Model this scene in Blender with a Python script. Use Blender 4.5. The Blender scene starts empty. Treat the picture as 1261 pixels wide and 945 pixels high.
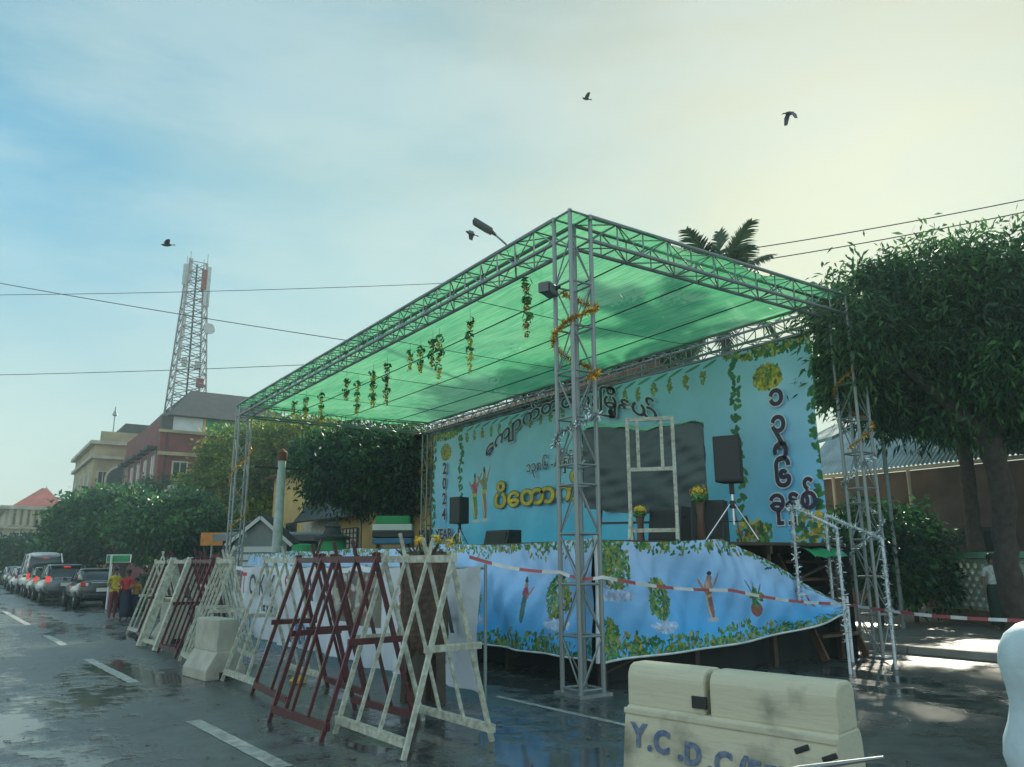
import bpy, bmesh, math, random
import numpy as np
from mathutils import Vector, Matrix
R = math.radians
sc = bpy.context.scene
col = sc.collection
# ------------------------------------------------------------------ camera
# world frame: origin at the foot of the stage tower by the street corner,
# +X from the street towards the back of the stage, +Y along the street, +Z up
CAM = Vector((-6.66, -8.19, 1.65)); YAW = 0.59929; PIT = 0.22387; ROLL = -0.0054746; FPX = 962.81
def cam_axes():
    fw = Vector((math.sin(YAW)*math.cos(PIT), math.cos(YAW)*math.cos(PIT), math.sin(PIT)))
    r = Vector((math.cos(YAW), -math.sin(YAW), 0)); u = r.cross(fw)
    c, s = math.cos(ROLL), math.sin(ROLL)
    return fw, r*c+u*s, u*c-r*s
FW, RT, UP = cam_axes()
cd = bpy.data.cameras.new('camera'); cam = bpy.data.objects.new('camera', cd); col.objects.link(cam)
cd.sensor_width = 36; cd.lens = FPX/1261*36; cd.clip_start = .05; cd.clip_end = 3000
cam.matrix_world = Matrix((( RT.x, UP.x, -FW.x, CAM.x), (RT.y, UP.y, -FW.y, CAM.y), (RT.z, UP.z, -FW.z, CAM.z), (0, 0, 0, 1)))
sc.camera = cam
def hit(px, py, x=None, y=None, z=None, D=None):
    """photo pixel -> point on a plane the thing stands on / hangs in (or at a ground distance)"""
    d = FW*FPX + RT*(px-630.5) - UP*(py-472.5)
    if x is not None: t = (x-CAM.x)/d.x
    elif y is not None: t = (y-CAM.y)/d.y
    elif z is not None: t = (z-CAM.z)/d.z
    else: t = D/math.hypot(d.x, d.y)
    return CAM + d*t
# ------------------------------------------------------------------ sky and sun
SUN_AZ, SUN_EL = 61, 27          # azimuth from +Y towards +X
sd = Vector((math.sin(R(SUN_AZ))*math.cos(R(SUN_EL)), math.cos(R(SUN_AZ))*math.cos(R(SUN_EL)), math.sin(R(SUN_EL))))
world = bpy.data.worlds.new('World'); sc.world = world; world.use_nodes = True
nt = world.node_tree; nt.nodes.clear()
def nd(t, typ, **k):
    n = t.nodes.new(typ)
    for a, b in k.items(): setattr(n, a, b)
    return n
def L(t, a, b): t.links.new(a, b)
out = nd(nt, 'ShaderNodeOutputWorld'); bg = nd(nt, 'ShaderNodeBackground'); L(nt, bg.outputs[0], out.inputs[0])
sky = nd(nt, 'ShaderNodeTexSky', sky_type='NISHITA'); sky.sun_disc = False
sky.sun_elevation = R(SUN_EL); sky.sun_rotation = R(SUN_AZ); sky.air_density = 1.3; sky.dust_density = .35; sky.ozone_density = 1.5
tc = nd(nt, 'ShaderNodeTexCoord'); nrm = nd(nt, 'ShaderNodeVectorMath', operation='NORMALIZE'); L(nt, tc.outputs['Generated'], nrm.inputs[0])
dot = nd(nt, 'ShaderNodeVectorMath', operation='DOT_PRODUCT'); L(nt, nrm.outputs[0], dot.inputs[0]); dot.inputs[1].default_value = sd
# thin high cloud veil: cream towards the sun, pale blue away from it
mp = nd(nt, 'ShaderNodeMapping'); mp.inputs['Scale'].default_value = (1, 1, 2.6); L(nt, nrm.outputs[0], mp.inputs[0])
nz = nd(nt, 'ShaderNodeTexNoise'); nz.inputs['Scale'].default_value = 2.1; nz.inputs['Detail'].default_value = 6; nz.inputs['Roughness'].default_value = .55; L(nt, mp.outputs[0], nz.inputs['Vector'])
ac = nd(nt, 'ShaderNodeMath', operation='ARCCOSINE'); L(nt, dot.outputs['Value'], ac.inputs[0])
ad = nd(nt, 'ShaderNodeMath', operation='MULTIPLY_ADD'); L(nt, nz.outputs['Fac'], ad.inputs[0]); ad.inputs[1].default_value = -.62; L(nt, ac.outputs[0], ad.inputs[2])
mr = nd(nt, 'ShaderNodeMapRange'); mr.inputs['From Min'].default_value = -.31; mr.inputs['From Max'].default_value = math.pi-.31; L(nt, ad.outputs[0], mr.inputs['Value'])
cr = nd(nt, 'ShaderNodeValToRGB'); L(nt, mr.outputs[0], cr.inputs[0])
# by angle from the sun: cream close to it, bluest at about a right angle, brightened opposite as added fill light
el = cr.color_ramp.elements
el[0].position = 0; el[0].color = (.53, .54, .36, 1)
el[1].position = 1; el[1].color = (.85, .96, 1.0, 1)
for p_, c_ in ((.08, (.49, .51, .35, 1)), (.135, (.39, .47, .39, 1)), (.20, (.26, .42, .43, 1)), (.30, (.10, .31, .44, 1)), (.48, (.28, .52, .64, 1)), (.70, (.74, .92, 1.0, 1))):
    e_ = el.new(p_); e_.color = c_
sx = nd(nt, 'ShaderNodeSeparateXYZ'); L(nt, nrm.outputs[0], sx.inputs[0])
skm = nd(nt, 'ShaderNodeVectorMath', operation='SCALE'); L(nt, sky.outputs[0], skm.inputs[0]); skm.inputs['Scale'].default_value = .034
# more blue shows overhead, more veil near the horizon; patches of both
mz = nd(nt, 'ShaderNodeMapRange'); mz.inputs['From Min'].default_value = .05; mz.inputs['From Max'].default_value = .75; mz.inputs['To Min'].default_value = .96; mz.inputs['To Max'].default_value = .42; L(nt, sx.outputs['Z'], mz.inputs['Value'])
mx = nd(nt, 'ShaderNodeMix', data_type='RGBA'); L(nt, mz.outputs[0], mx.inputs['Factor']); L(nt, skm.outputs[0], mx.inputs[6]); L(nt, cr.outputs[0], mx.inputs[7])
hz = nd(nt, 'ShaderNodeMapRange'); hz.inputs['From Min'].default_value = .0; hz.inputs['From Max'].default_value = .46; hz.inputs['To Min'].default_value = .85; hz.inputs['To Max'].default_value = 0; hz.interpolation_type = 'SMOOTHSTEP'; L(nt, sx.outputs['Z'], hz.inputs['Value'])
mh = nd(nt, 'ShaderNodeMix', data_type='RGBA'); L(nt, hz.outputs[0], mh.inputs['Factor']); L(nt, mx.outputs[2], mh.inputs[6]); mh.inputs[7].default_value = (.37, .42, .345, 1)
mp2 = nd(nt, 'ShaderNodeMapping'); mp2.inputs['Scale'].default_value = (1.2, 1.2, 4.5); mp2.inputs['Rotation'].default_value = (.25, .2, .4); L(nt, nrm.outputs[0], mp2.inputs[0])
n5 = nd(nt, 'ShaderNodeTexNoise'); n5.inputs['Scale'].default_value = 2.6; n5.inputs['Detail'].default_value = 7; n5.inputs['Roughness'].default_value = .6; L(nt, mp2.outputs[0], n5.inputs['Vector'])
r5 = nd(nt, 'ShaderNodeMapRange'); r5.inputs['From Min'].default_value = .32; r5.inputs['From Max'].default_value = .70; r5.inputs['To Min'].default_value = 0; r5.inputs['To Max'].default_value = .34; r5.interpolation_type = 'SMOOTHSTEP'; L(nt, n5.outputs['Fac'], r5.inputs['Value'])
m5 = nd(nt, 'ShaderNodeMix', data_type='RGBA'); L(nt, r5.outputs[0], m5.inputs['Factor']); L(nt, mh.outputs[2], m5.inputs[6]); m5.inputs[7].default_value = (.36, .43, .42, 1)
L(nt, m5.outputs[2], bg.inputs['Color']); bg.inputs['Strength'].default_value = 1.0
sl = bpy.data.lights.new('sun', 'SUN'); sl.energy = 4.0; sl.angle = R(1.6); sl.color = (1, .93, .74)
so = bpy.data.objects.new('sun', sl); col.objects.link(so); so.rotation_euler = (-sd).to_track_quat('-Z', 'Y').to_euler()
so.location = sd*60
sc.view_settings.view_transform = 'Standard'; sc.view_settings.look = 'None'; sc.view_settings.exposure = 1.0; sc.view_settings.gamma = 1
sc.view_settings.use_curve_mapping = False
sc.cycles.max_bounces = 8; sc.cycles.transparent_max_bounces = 12; sc.cycles.use_denoising = True
# ------------------------------------------------------------------ materials
MATS = {}
def mat(name, c, rough=.6, metal=0, var=.2, scale=5, bump=0, bscale=30, spec=.5, c2=None, detail=4, coat=0, trans=0):
    if name in MATS: return MATS[name]
    m = bpy.data.materials.new(name); m.use_nodes = True; t = m.node_tree; b = t.nodes['Principled BSDF']
    tcn = nd(t, 'ShaderNodeTexCoord'); n = nd(t, 'ShaderNodeTexNoise'); n.inputs['Scale'].default_value = scale; n.inputs['Detail'].default_value = detail
    L(t, tcn.outputs['Object'], n.inputs['Vector'])
    r_ = nd(t, 'ShaderNodeValToRGB'); L(t, n.outputs['Fac'], r_.inputs[0])
    r_.color_ramp.elements[0].position = .3; r_.color_ramp.elements[1].position = .7
    lo = c2 if c2 else tuple(x*(1-var) for x in c); hi = c if c2 else tuple(min(1, x*(1+var)) for x in c)
    r_.color_ramp.elements[0].color = (*lo, 1); r_.color_ramp.elements[1].color = (*hi, 1)
    L(t, r_.outputs[0], b.inputs['Base Color'])
    rr = nd(t, 'ShaderNodeMapRange'); L(t, n.outputs['Fac'], rr.inputs['Value']); rr.inputs['To Min'].default_value = max(.02, rough-.12); rr.inputs['To Max'].default_value = min(1, rough+.12)
    L(t, rr.outputs[0], b.inputs['Roughness'])
    b.inputs['Metallic'].default_value = metal; b.inputs['Specular IOR Level'].default_value = spec; b.inputs['Coat Weight'].default_value = coat
    if trans: b.inputs['Transmission Weight'].default_value = trans
    if bump:
        n2 = nd(t, 'ShaderNodeTexNoise'); n2.inputs['Scale'].default_value = bscale; n2.inputs['Detail'].default_value = 5; L(t, tcn.outputs['Object'], n2.inputs['Vector'])
        bp = nd(t, 'ShaderNodeBump'); bp.inputs['Strength'].default_value = bump; bp.inputs['Distance'].default_value = .02; L(t, n2.outputs['Fac'], bp.inputs['Height']); L(t, bp.outputs[0], b.inputs['Normal'])
    MATS[name] = m; return m
def print_mat(name, rough=.35, bump=.15, trans=0.0):
    m = bpy.data.materials.new(name); m.use_nodes = True; t = m.node_tree; b = t.nodes['Principled BSDF']
    a = nd(t, 'ShaderNodeAttribute'); a.attribute_name = 'print'
    tcn = nd(t, 'ShaderNodeTexCoord'); n = nd(t, 'ShaderNodeTexNoise'); n.inputs['Scale'].default_value = 1.3; n.inputs['Detail'].default_value = 6; L(t, tcn.outputs['Object'], n.inputs['Vector'])
    r_ = nd(t, 'ShaderNodeMapRange'); L(t, n.outputs['Fac'], r_.inputs['Value']); r_.inputs['To Min'].default_value = .78; r_.inputs['To Max'].default_value = 1.15
    mu = nd(t, 'ShaderNodeVectorMath', operation='SCALE'); L(t, a.outputs['Color'], mu.inputs[0]); L(t, r_.outputs[0], mu.inputs['Scale']); L(t, mu.outputs[0], b.inputs['Base Color'])
    b.inputs['Roughness'].default_value = rough; b.inputs['Specular IOR Level'].default_value = .4
    n2 = nd(t, 'ShaderNodeTexNoise'); n2.inputs['Scale'].default_value = 2.2; n2.inputs['Detail'].default_value = 3; L(t, tcn.outputs['Object'], n2.inputs['Vector'])
    bp = nd(t, 'ShaderNodeBump'); bp.inputs['Strength'].default_value = bump; bp.inputs['Distance'].default_value = .15; L(t, n2.outputs['Fac'], bp.inputs['Height']); L(t, bp.outputs[0], b.inputs['Normal'])
    if trans:
        o = t.nodes['Material Output']; tr = nd(t, 'ShaderNodeBsdfTranslucent'); L(t, mu.outputs[0], tr.inputs[0]); mxs = nd(t, 'ShaderNodeMixShader'); mxs.inputs[0].default_value = trans
        L(t, b.outputs[0], mxs.inputs[1]); L(t, tr.outputs[0], mxs.inputs[2]); L(t, mxs.outputs[0], o.inputs['Surface'])
    return m
def leaf_mat(name, dark, light, trans=.35, scale=.9):
    if name in MATS: return MATS[name]
    m = bpy.data.materials.new(name); m.use_nodes = True; t = m.node_tree; b = t.nodes['Principled BSDF']; o = t.nodes['Material Output']
    a = nd(t, 'ShaderNodeAttribute'); a.attribute_name = 'tone'
    tcn = nd(t, 'ShaderNodeTexCoord'); n = nd(t, 'ShaderNodeTexNoise'); n.inputs['Scale'].default_value = scale; n.inputs['Detail'].default_value = 3; L(t, tcn.outputs['Object'], n.inputs['Vector'])
    s = nd(t, 'ShaderNodeMath', operation='MULTIPLY_ADD'); L(t, n.outputs['Fac'], s.inputs[0]); s.inputs[1].default_value = .9; L(t, a.outputs['Fac'], s.inputs[2])
    r_ = nd(t, 'ShaderNodeValToRGB'); r_.color_ramp.elements[0].position = .35; r_.color_ramp.elements[1].position = 1.0
    r_.color_ramp.elements[0].color = (*dark, 1); r_.color_ramp.elements[1].color = (*light, 1); L(t, s.outputs[0], r_.inputs[0]); L(t, r_.outputs[0], b.inputs['Base Color'])
    b.inputs['Roughness'].default_value = .45; b.inputs['Specular IOR Level'].default_value = .35
    tr = nd(t, 'ShaderNodeBsdfTranslucent'); L(t, r_.outputs[0], tr.inputs[0]); mxs = nd(t, 'ShaderNodeMixShader'); mxs.inputs[0].default_value = trans
    L(t, b.outputs[0], mxs.inputs[1]); L(t, tr.outputs[0], mxs.inputs[2]); L(t, mxs.outputs[0], o.inputs['Surface'])
    MATS[name] = m; return m
# ------------------------------------------------------------------ object helpers
def link(o, parent=None):
    col.objects.link(o)
    if parent is not None: o.parent = parent
    return o
def tag(o, label=None, cat=None, group=None, kind=None):
    if label: o['label'] = label
    if cat: o['category'] = cat
    if group: o['group'] = group
    if kind: o['kind'] = kind
    return o
def thing(name, label, cat, loc=(0, 0, 0), rz=0, group=None):
    o = bpy.data.objects.new(name, None); o.empty_display_size = .3; o.location = loc; o.rotation_euler = (0, 0, rz)
    return tag(link(o), label, cat, group)
class MB:
    """mesh collector"""
    def __init__(s): s.v = []; s.f = []; s.mi = []; s.m = 0
    def add(s, vs, fs):
        k = len(s.v); s.v += [tuple(a) for a in vs]; s.f += [tuple(i+k for i in f) for f in fs]; s.mi += [s.m]*len(fs); return s
    def box(s, c, d, rz=0, M=None):
        x, y, z = d[0]/2, d[1]/2, d[2]/2
        vs = [Vector((a*x, b*y, e*z)) for a in (-1, 1) for b in (-1, 1) for e in (-1, 1)]
        if M is not None: vs = [M @ w for w in vs]
        elif rz: vs = [Matrix.Rotation(rz, 3, 'Z') @ w for w in vs]
        return s.add([w+Vector(c) for w in vs], [(0, 1, 3, 2), (4, 6, 7, 5), (0, 4, 5, 1), (2, 3, 7, 6), (0, 2, 6, 4), (1, 5, 7, 3)])
    def beam(s, p, q, w, h, up=(0, 0, 1)):
        p, q = Vector(p), Vector(q); d = (q-p).normalized(); up = Vector(up)
        if abs(d.dot(up)) > .98: up = Vector((1, 0, 0))
        a = d.cross(up).normalized()*w/2; b = a.normalized().cross(d)*h/2
        return s.add([p-a-b, p+a-b, p+a+b, p-a+b, q-a-b, q+a-b, q+a+b, q-a+b], [(0, 1, 2, 3), (7, 6, 5, 4), (0, 4, 5, 1), (1, 5, 6, 2), (2, 6, 7, 3), (3, 7, 4, 0)])
    def tube(s, pts, r, n=8, cap=True):
        pts = [Vector(p) for p in pts]; rs = r if isinstance(r, (list, tuple)) else [r]*len(pts); k = len(pts); vs = []
        prev = None
        for i, p in enumerate(pts):
            d = (pts[min(i+1, k-1)]-pts[max(i-1, 0)]).normalized()
            if prev is None:
                up = Vector((0, 0, 1)) if abs(d.z) < .95 else Vector((1, 0, 0)); a = d.cross(up).normalized()
            else: a = (prev - d*prev.dot(d)).normalized()
            prev = a; b = d.cross(a)
            vs += [p + a*math.cos(2*math.pi*j/n)*rs[i] + b*math.sin(2*math.pi*j/n)*rs[i] for j in range(n)]
        fs = [(i*n+j, i*n+(j+1) % n, (i+1)*n+(j+1) % n, (i+1)*n+j) for i in range(k-1) for j in range(n)]
        if cap: fs += [tuple(range(n))[::-1], tuple((k-1)*n+j for j in range(n))]
        return s.add(vs, fs)
    def lathe(s, prof, c=(0, 0, 0), n=16, sx=1, sy=1):
        vs = [(c[0]+r*sx*math.cos(2*math.pi*j/n), c[1]+r*sy*math.sin(2*math.pi*j/n), c[2]+z) for r, z in prof for j in range(n)]; k = len(prof)
        fs = [(i*n+j, i*n+(j+1) % n, (i+1)*n+(j+1) % n, (i+1)*n+j) for i in range(k-1) for j in range(n)]
        fs += [tuple(range(n))[::-1], tuple((k-1)*n+j for j in range(n))]
        return s.add(vs, fs)
    def prism(s, poly, a, b, axis='x'):
        """poly of (p,q) extruded along axis from a to b; x:(y,z) y:(x,z) z:(x,y)"""
        def mk(t, p, q): return {'x': (t, p, q), 'y': (p, t, q), 'z': (p, q, t)}[axis]
        n = len(poly); vs = [mk(a, *p) for p in poly]+[mk(b, *p) for p in poly]
        fs = [tuple(range(n)), tuple(range(2*n-1, n-1, -1))]+[(i, i+n, (i+1) % n+n, (i+1) % n) for i in range(n)]
        return s.add(vs, fs)
    def build(s, name, mats, parent=None, off=None, smooth=False, bevel=0):
        me = bpy.data.meshes.new(name); off = Vector(off) if off is not None else (wloc(parent) if parent is not None else Vector((0, 0, 0)))
        me.from_pydata([tuple(Vector(a)-off) for a in s.v], [], s.f)
        bm = bmesh.new(); bm.from_mesh(me); bmesh.ops.recalc_face_normals(bm, faces=bm.faces)
        if bevel: bmesh.ops.bevel(bm, geom=list(bm.edges), offset=bevel, segments=2, affect='EDGES', clamp_overlap=True, profile=.6)
        bm.to_mesh(me); bm.free()
        mats = mats if isinstance(mats, (list, tuple)) else [mats]
        for m in mats: me.materials.append(m)
        if len(mats) > 1 and not bevel and len(me.polygons) == len(s.mi): me.polygons.foreach_set('material_index', s.mi)
        if smooth:
            me.polygons.foreach_set('use_smooth', [True]*len(me.polygons))
            if smooth != 'all':
                me.set_sharp_from_angle(angle=R(40))
        me.update(); o = bpy.data.objects.new(name, me); return link(o, parent)
def wloc(o):
    v = Vector((0, 0, 0))
    while o is not None: v += o.location; o = o.parent
    return v
CYL = {}
def rod(name, p, q, r, m, parent, n=8):
    """a straight round bar sharing one unit mesh per material"""
    key = (m.name, n)
    if key not in CYL:
        b = MB(); b.tube([(0, 0, -.5), (0, 0, .5)], 1, n); o = b.build('bar', m, None, smooth=True); CYL[key] = o.data; bpy.data.objects.remove(o)
    p, q = Vector(p), Vector(q); o = bpy.data.objects.new(name, CYL[key]); link(o, parent)
    o.location = (p+q)/2 - wloc(parent); o.rotation_euler = (q-p).to_track_quat('Z', 'Y').to_euler(); o.scale = (r, r, (q-p).length)
    return o
BOX = {}
def bar(name, p, q, w, h, m, parent, up=(0, 0, 1)):
    """a straight rectangular bar of its own"""
    return MB().beam(p, q, w, h, up).build(name, m, parent, off=wloc(parent))
def copy_tree(o, parent=None):
    c = o.copy(); col.objects.link(c); c.parent = parent
    for ch in list(o.children): copy_tree(ch, c)
    return c
def np_mesh(name, V, F, m, parent=None, off=None, attr=None, smooth=False, kind=None):
    """numpy verts (n,3) and faces (k,3|4)"""
    off = np.array(off if off is not None else (wloc(parent) if parent is not None else (0, 0, 0)))
    me = bpy.data.meshes.new(name); k = F.shape[1]
    me.vertices.add(len(V)); me.vertices.foreach_set('co', (V-off).astype(np.float32).ravel())
    me.loops.add(F.size); me.loops.foreach_set('vertex_index', F.astype(np.int32).ravel())
    me.polygons.add(len(F)); me.polygons.foreach_set('loop_start', np.arange(0, F.size, k, dtype=np.int32))
    me.update(calc_edges=True)
    if smooth: me.polygons.foreach_set('use_smooth', np.ones(len(F), bool))
    if attr is not None:
        nm, dat = attr
        if dat.ndim == 1:
            a = me.attributes.new(nm, 'FLOAT', 'POINT'); a.data.foreach_set('value', dat.astype(np.float32))
        else:
            a = me.attributes.new(nm, 'FLOAT_COLOR', 'POINT'); a.data.foreach_set('color', np.c_[dat, np.ones(len(dat))].astype(np.float32).ravel())
    me.materials.append(m); me.validate(); me.update(); o = bpy.data.objects.new(name, me); link(o, parent)
    if kind: o['kind'] = kind
    return o
def sheet(name, fn, nx, ny, m, parent=None, canvas=None, smooth=True, thick=0):
    """grid sheet: fn(s,t)->(x,y,z) arrays, s,t in 0..1 ; canvas (h,w,3) printed on it, row 0 at t=0"""
    s, t = np.meshgrid(np.linspace(0, 1, nx), np.linspace(0, 1, ny)); V = np.stack(fn(s, t), -1).reshape(-1, 3)
    i = np.arange(nx*ny).reshape(ny, nx); F = np.stack([i[:-1, :-1], i[:-1, 1:], i[1:, 1:], i[1:, :-1]], -1).reshape(-1, 4)
    attr = None
    if canvas is not None:
        h, w, _ = canvas.shape; ci = np.clip((t*(h-1)).round().astype(int), 0, h-1); cj = np.clip((s*(w-1)).round().astype(int), 0, w-1); attr = ('print', canvas[ci, cj].reshape(-1, 3))
    return np_mesh(name, V, F, m, parent, attr=attr, smooth=smooth)
def text(name, body, org, X, Y, size, m, parent, bold=0, align='LEFT', fn=None, sx=1, off=0):
    cu = bpy.data.curves.new('lettering', 'FONT'); cu.body = body; cu.size = size; cu.offset = bold; cu.align_x = align; cu.resolution_u = 3
    o = bpy.data.objects.new('lettering', cu); col.objects.link(o)
    me = bpy.data.meshes.new_from_object(o); bpy.data.objects.remove(o); bpy.data.curves.remove(cu)
    org, X, Y = Vector(org), Vector(X), Vector(Y); N = X.cross(Y); base = wloc(parent) if parent is not None else Vector((0, 0, 0))
    for v in me.vertices:
        x, y = v.co.x*sx, v.co.y
        if fn: x, y = fn(x, y)
        v.co = org + X*x + Y*y + N*off - base
    me.materials.clear(); me.materials.append(m); me.update()
    o = bpy.data.objects.new(name, me); return link(o, parent)
# canvas painting for printed vinyl
def ell(cv, cx, cy, rx, ry, ang, c, sc_=1.0):
    """cx,cy,rx,ry in metres, cv = (array, metres wide, metres high)"""
    a, W_, H_ = cv; h, w, _ = a.shape; kx, ky = w/W_, h/H_; m_ = max(rx, ry)
    x0, x1 = int(max(0, (cx-m_)*kx)), int(min(w, (cx+m_)*kx+2)); y0, y1 = int(max(0, (cy-m_)*ky)), int(min(h, (cy+m_)*ky+2))
    if x1 <= x0 or y1 <= y0: return
    X, Y = np.meshgrid((np.arange(x0, x1)+.5)/kx-cx, (np.arange(y0, y1)+.5)/ky-cy); ca, sa = math.cos(ang), math.sin(ang)
    msk = ((X*ca+Y*sa)/rx)**2+((Y*ca-X*sa)/ry)**2 < 1
    a[y0:y1, x0:x1][msk] = c
def foliage(cv, rng, cx, cy, rx, ry, n, cols, ls=.07):
    for k in range(n):
        a = rng.uniform(0, 6.283); q = math.sqrt(rng.uniform(0, 1)); c = cols[rng.randrange(len(cols))]
        f = rng.uniform(.7, 1.3)
        ell(cv, cx+rx*q*math.cos(a), cy+ry*q*math.sin(a), ls*rng.uniform(.6, 1.3), ls*rng.uniform(.3, .6), rng.uniform(0, 3.14), [x*f for x in c])
GRN = [(.03, .16, .05), (.06, .22, .05), (.12, .30, .06), (.02, .10, .05)]
GLD = [(.50, .33, .03), (.62, .45, .05), (.35, .25, .03)]
MIX = GRN*2+GLD*2
SKF = GRN*2+[(.40, .30, .04), (.30, .26, .05), (.22, .28, .06)]
# common materials
STEEL = mat('galvanised truss steel', (.27, .30, .30), .45, .5, .18, 9, .05, 60)
DARKM = mat('black plastic', (.018, .02, .022), .5, 0, .25, 12, .1, 80)
BLACKM = mat('black metal', (.03, .032, .035), .4, .6)
WHITEP = mat('white painted wood', (.62, .64, .54), .55, 0, .12, 16, .4, 30, c2=(.30, .29, .22), detail=8)
MAROON = mat('maroon painted wood', (.12, .016, .024), .45, 0, .3, 14, .4, 30, c2=(.05, .012, .014), detail=8)
CONC = mat('weathered concrete', (.50, .48, .40), .8, 0, .2, 4, .3, 30, c2=(.33, .32, .27))
GLASS = mat('dark glass', (.02, .03, .035), .06, 0, .1, 3, spec=.8)
CHROME = mat('bright metal', (.6, .6, .62), .2, .9)
TYRE = mat('tyre rubber', (.02, .02, .02), .8)
# ------------------------------------------------------------------ ground, road, pavement
def asphalt():
    m = bpy.data.materials.new('wet asphalt'); m.use_nodes = True; t = m.node_tree; b = t.nodes['Principled BSDF']
    tcn = nd(t, 'ShaderNodeTexCoord')
    def noise(s, d=5, vec=None, ro=.55):
        n = nd(t, 'ShaderNodeTexNoise'); n.inputs['Scale'].default_value = s; n.inputs['Detail'].default_value = d; n.inputs['Roughness'].default_value = ro
        L(t, vec or tcn.outputs['Object'], n.inputs['Vector']); return n.outputs['Fac']
    mpn = nd(t, 'ShaderNodeMapping'); mpn.inputs['Scale'].default_value = (1, .32, 1); L(t, tcn.outputs['Object'], mpn.inputs[0])
    big = noise(.55, 6, mpn.outputs[0], .6); fine = noise(90, 3); mid = noise(3, 6)
    add = nd(t, 'ShaderNodeMath', operation='MULTIPLY_ADD'); L(t, mid, add.inputs[0]); add.inputs[1].default_value = .35; L(t, big, add.inputs[2])
    sp = nd(t, 'ShaderNodeSeparateXYZ'); L(t, tcn.outputs['Object'], sp.inputs[0]); wx = nd(t, 'ShaderNodeMath', operation='MULTIPLY_ADD'); L(t, sp.outputs['Y'], wx.inputs[0]); wx.inputs[1].default_value = .037; L(t, sp.outputs['X'], wx.inputs[2])
    w2 = nd(t, 'ShaderNodeMath', operation='MULTIPLY'); L(t, wx.outputs[0], w2.inputs[0]); w2.inputs[1].default_value = 3.6; w3 = nd(t, 'ShaderNodeMath', operation='SINE'); L(t, w2.outputs[0], w3.inputs[0])
    w4 = nd(t, 'ShaderNodeMath', operation='MULTIPLY_ADD'); L(t, w3.outputs[0], w4.inputs[0]); w4.inputs[1].default_value = .035; L(t, add.outputs[0], w4.inputs[2]); add = w4
    wet = nd(t, 'ShaderNodeMapRange'); wet.inputs['From Min'].default_value = .61; wet.inputs['From Max'].default_value = .71; L(t, add.outputs[0], wet.inputs['Value'])     # 0 = standing water, 1 = drained
    r_ = nd(t, 'ShaderNodeMapRange'); L(t, wet.outputs[0], r_.inputs['Value']); r_.inputs['To Min'].default_value = .10; r_.inputs['To Max'].default_value = .38
    c_ = nd(t, 'ShaderNodeValToRGB'); L(t, mid, c_.inputs[0]); c_.color_ramp.elements[0].color = (.05, .062, .064, 1); c_.color_ramp.elements[1].color = (.13, .145, .145, 1); c_.color_ramp.elements[0].position = .3; c_.color_ramp.elements[1].position = .75
    mm = nd(t, 'ShaderNodeMix', data_type='RGBA'); mm.blend_type = 'MULTIPLY'; mm.inputs['Factor'].default_value = .5; L(t, c_.outputs[0], mm.inputs[6]); L(t, fine, mm.inputs[7])
    dn = nd(t, 'ShaderNodeTexNoise'); dn.inputs['Scale'].default_value = 1.7; dn.inputs['Detail'].default_value = 4; L(t, tcn.outputs['Object'], dn.inputs['Vector'])
    dv = nd(t, 'ShaderNodeVectorMath', operation='MULTIPLY_ADD'); L(t, dn.outputs['Color'], dv.inputs[0]); dv.inputs[1].default_value = (.9, .9, 0); L(t, tcn.outputs['Object'], dv.inputs[2])
    vo = nd(t, 'ShaderNodeTexVoronoi', feature='DISTANCE_TO_EDGE'); vo.inputs['Scale'].default_value = .42; L(t, dv.outputs[0], vo.inputs['Vector'])
    ck = nd(t, 'ShaderNodeMapRange'); ck.inputs['From Min'].default_value = .003; ck.inputs['From Max'].default_value = .010; ck.inputs['To Min'].default_value = .35; L(t, vo.outputs['Distance'], ck.inputs['Value'])
    mc = nd(t, 'ShaderNodeVectorMath', operation='SCALE'); L(t, mm.outputs[2], mc.inputs[0]); L(t, ck.outputs[0], mc.inputs['Scale'])
    L(t, mc.outputs[0], b.inputs['Base Color']); L(t, r_.outputs[0], b.inputs['Roughness'])
    h = nd(t, 'ShaderNodeMath', operation='MULTIPLY'); L(t, fine, h.inputs[0]); L(t, wet.outputs[0], h.inputs[1]); h2 = nd(t, 'ShaderNodeMath', operation='MULTIPLY'); L(t, mid, h2.inputs[0]); L(t, wet.outputs[0], h2.inputs[1])
    bp = nd(t, 'ShaderNodeBump'); bp.inputs['Strength'].default_value = .35; bp.inputs['Distance'].default_value = .006; L(t, h.outputs[0], bp.inputs['Height'])
    bp2 = nd(t, 'ShaderNodeBump'); bp2.inputs['Strength'].default_value = .25; bp2.inputs['Distance'].default_value = .05; L(t, h2.outputs[0], bp2.inputs['Height']); L(t, bp.outputs[0], bp2.inputs['Normal'])
    L(t, bp2.outputs[0], b.inputs['Normal']); b.inputs['IOR'].default_value = 1.55
    return m
ASPH = asphalt()
g = MB(); g.add([(-1500, -1500, 0), (1500, -1500, 0), (1500, 1500, 0), (-1500, 1500, 0)], [(0, 1, 2, 3)])
tag(g.build('road', ASPH), kind='structure')
SLOPE = -.037            # the street swings a little towards -X with distance
def street_x(x0, y): return x0 + SLOPE*y
PAVE = mat('damp paving concrete', (.17, .17, .155), .45, 0, .3, 1.2, .3, 20)
KERB = mat('kerb stone', (.26, .26, .24), .6, 0, .3, 2, .3, 20)
g = MB(); n = 40; ys = np.linspace(-40, 190, n)
for a, b in zip(ys[:-1], ys[1:]):
    x0, x1 = street_x(7.7, a), street_x(7.7, b)
    g.add([(x0, a, .13), (x0+60, a, .13), (x1+60, b, .13), (x1, b, .13)], [(0, 1, 2, 3)])
pv = tag(g.build('pavement', PAVE), kind='structure')
kb_mesh = None
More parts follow.
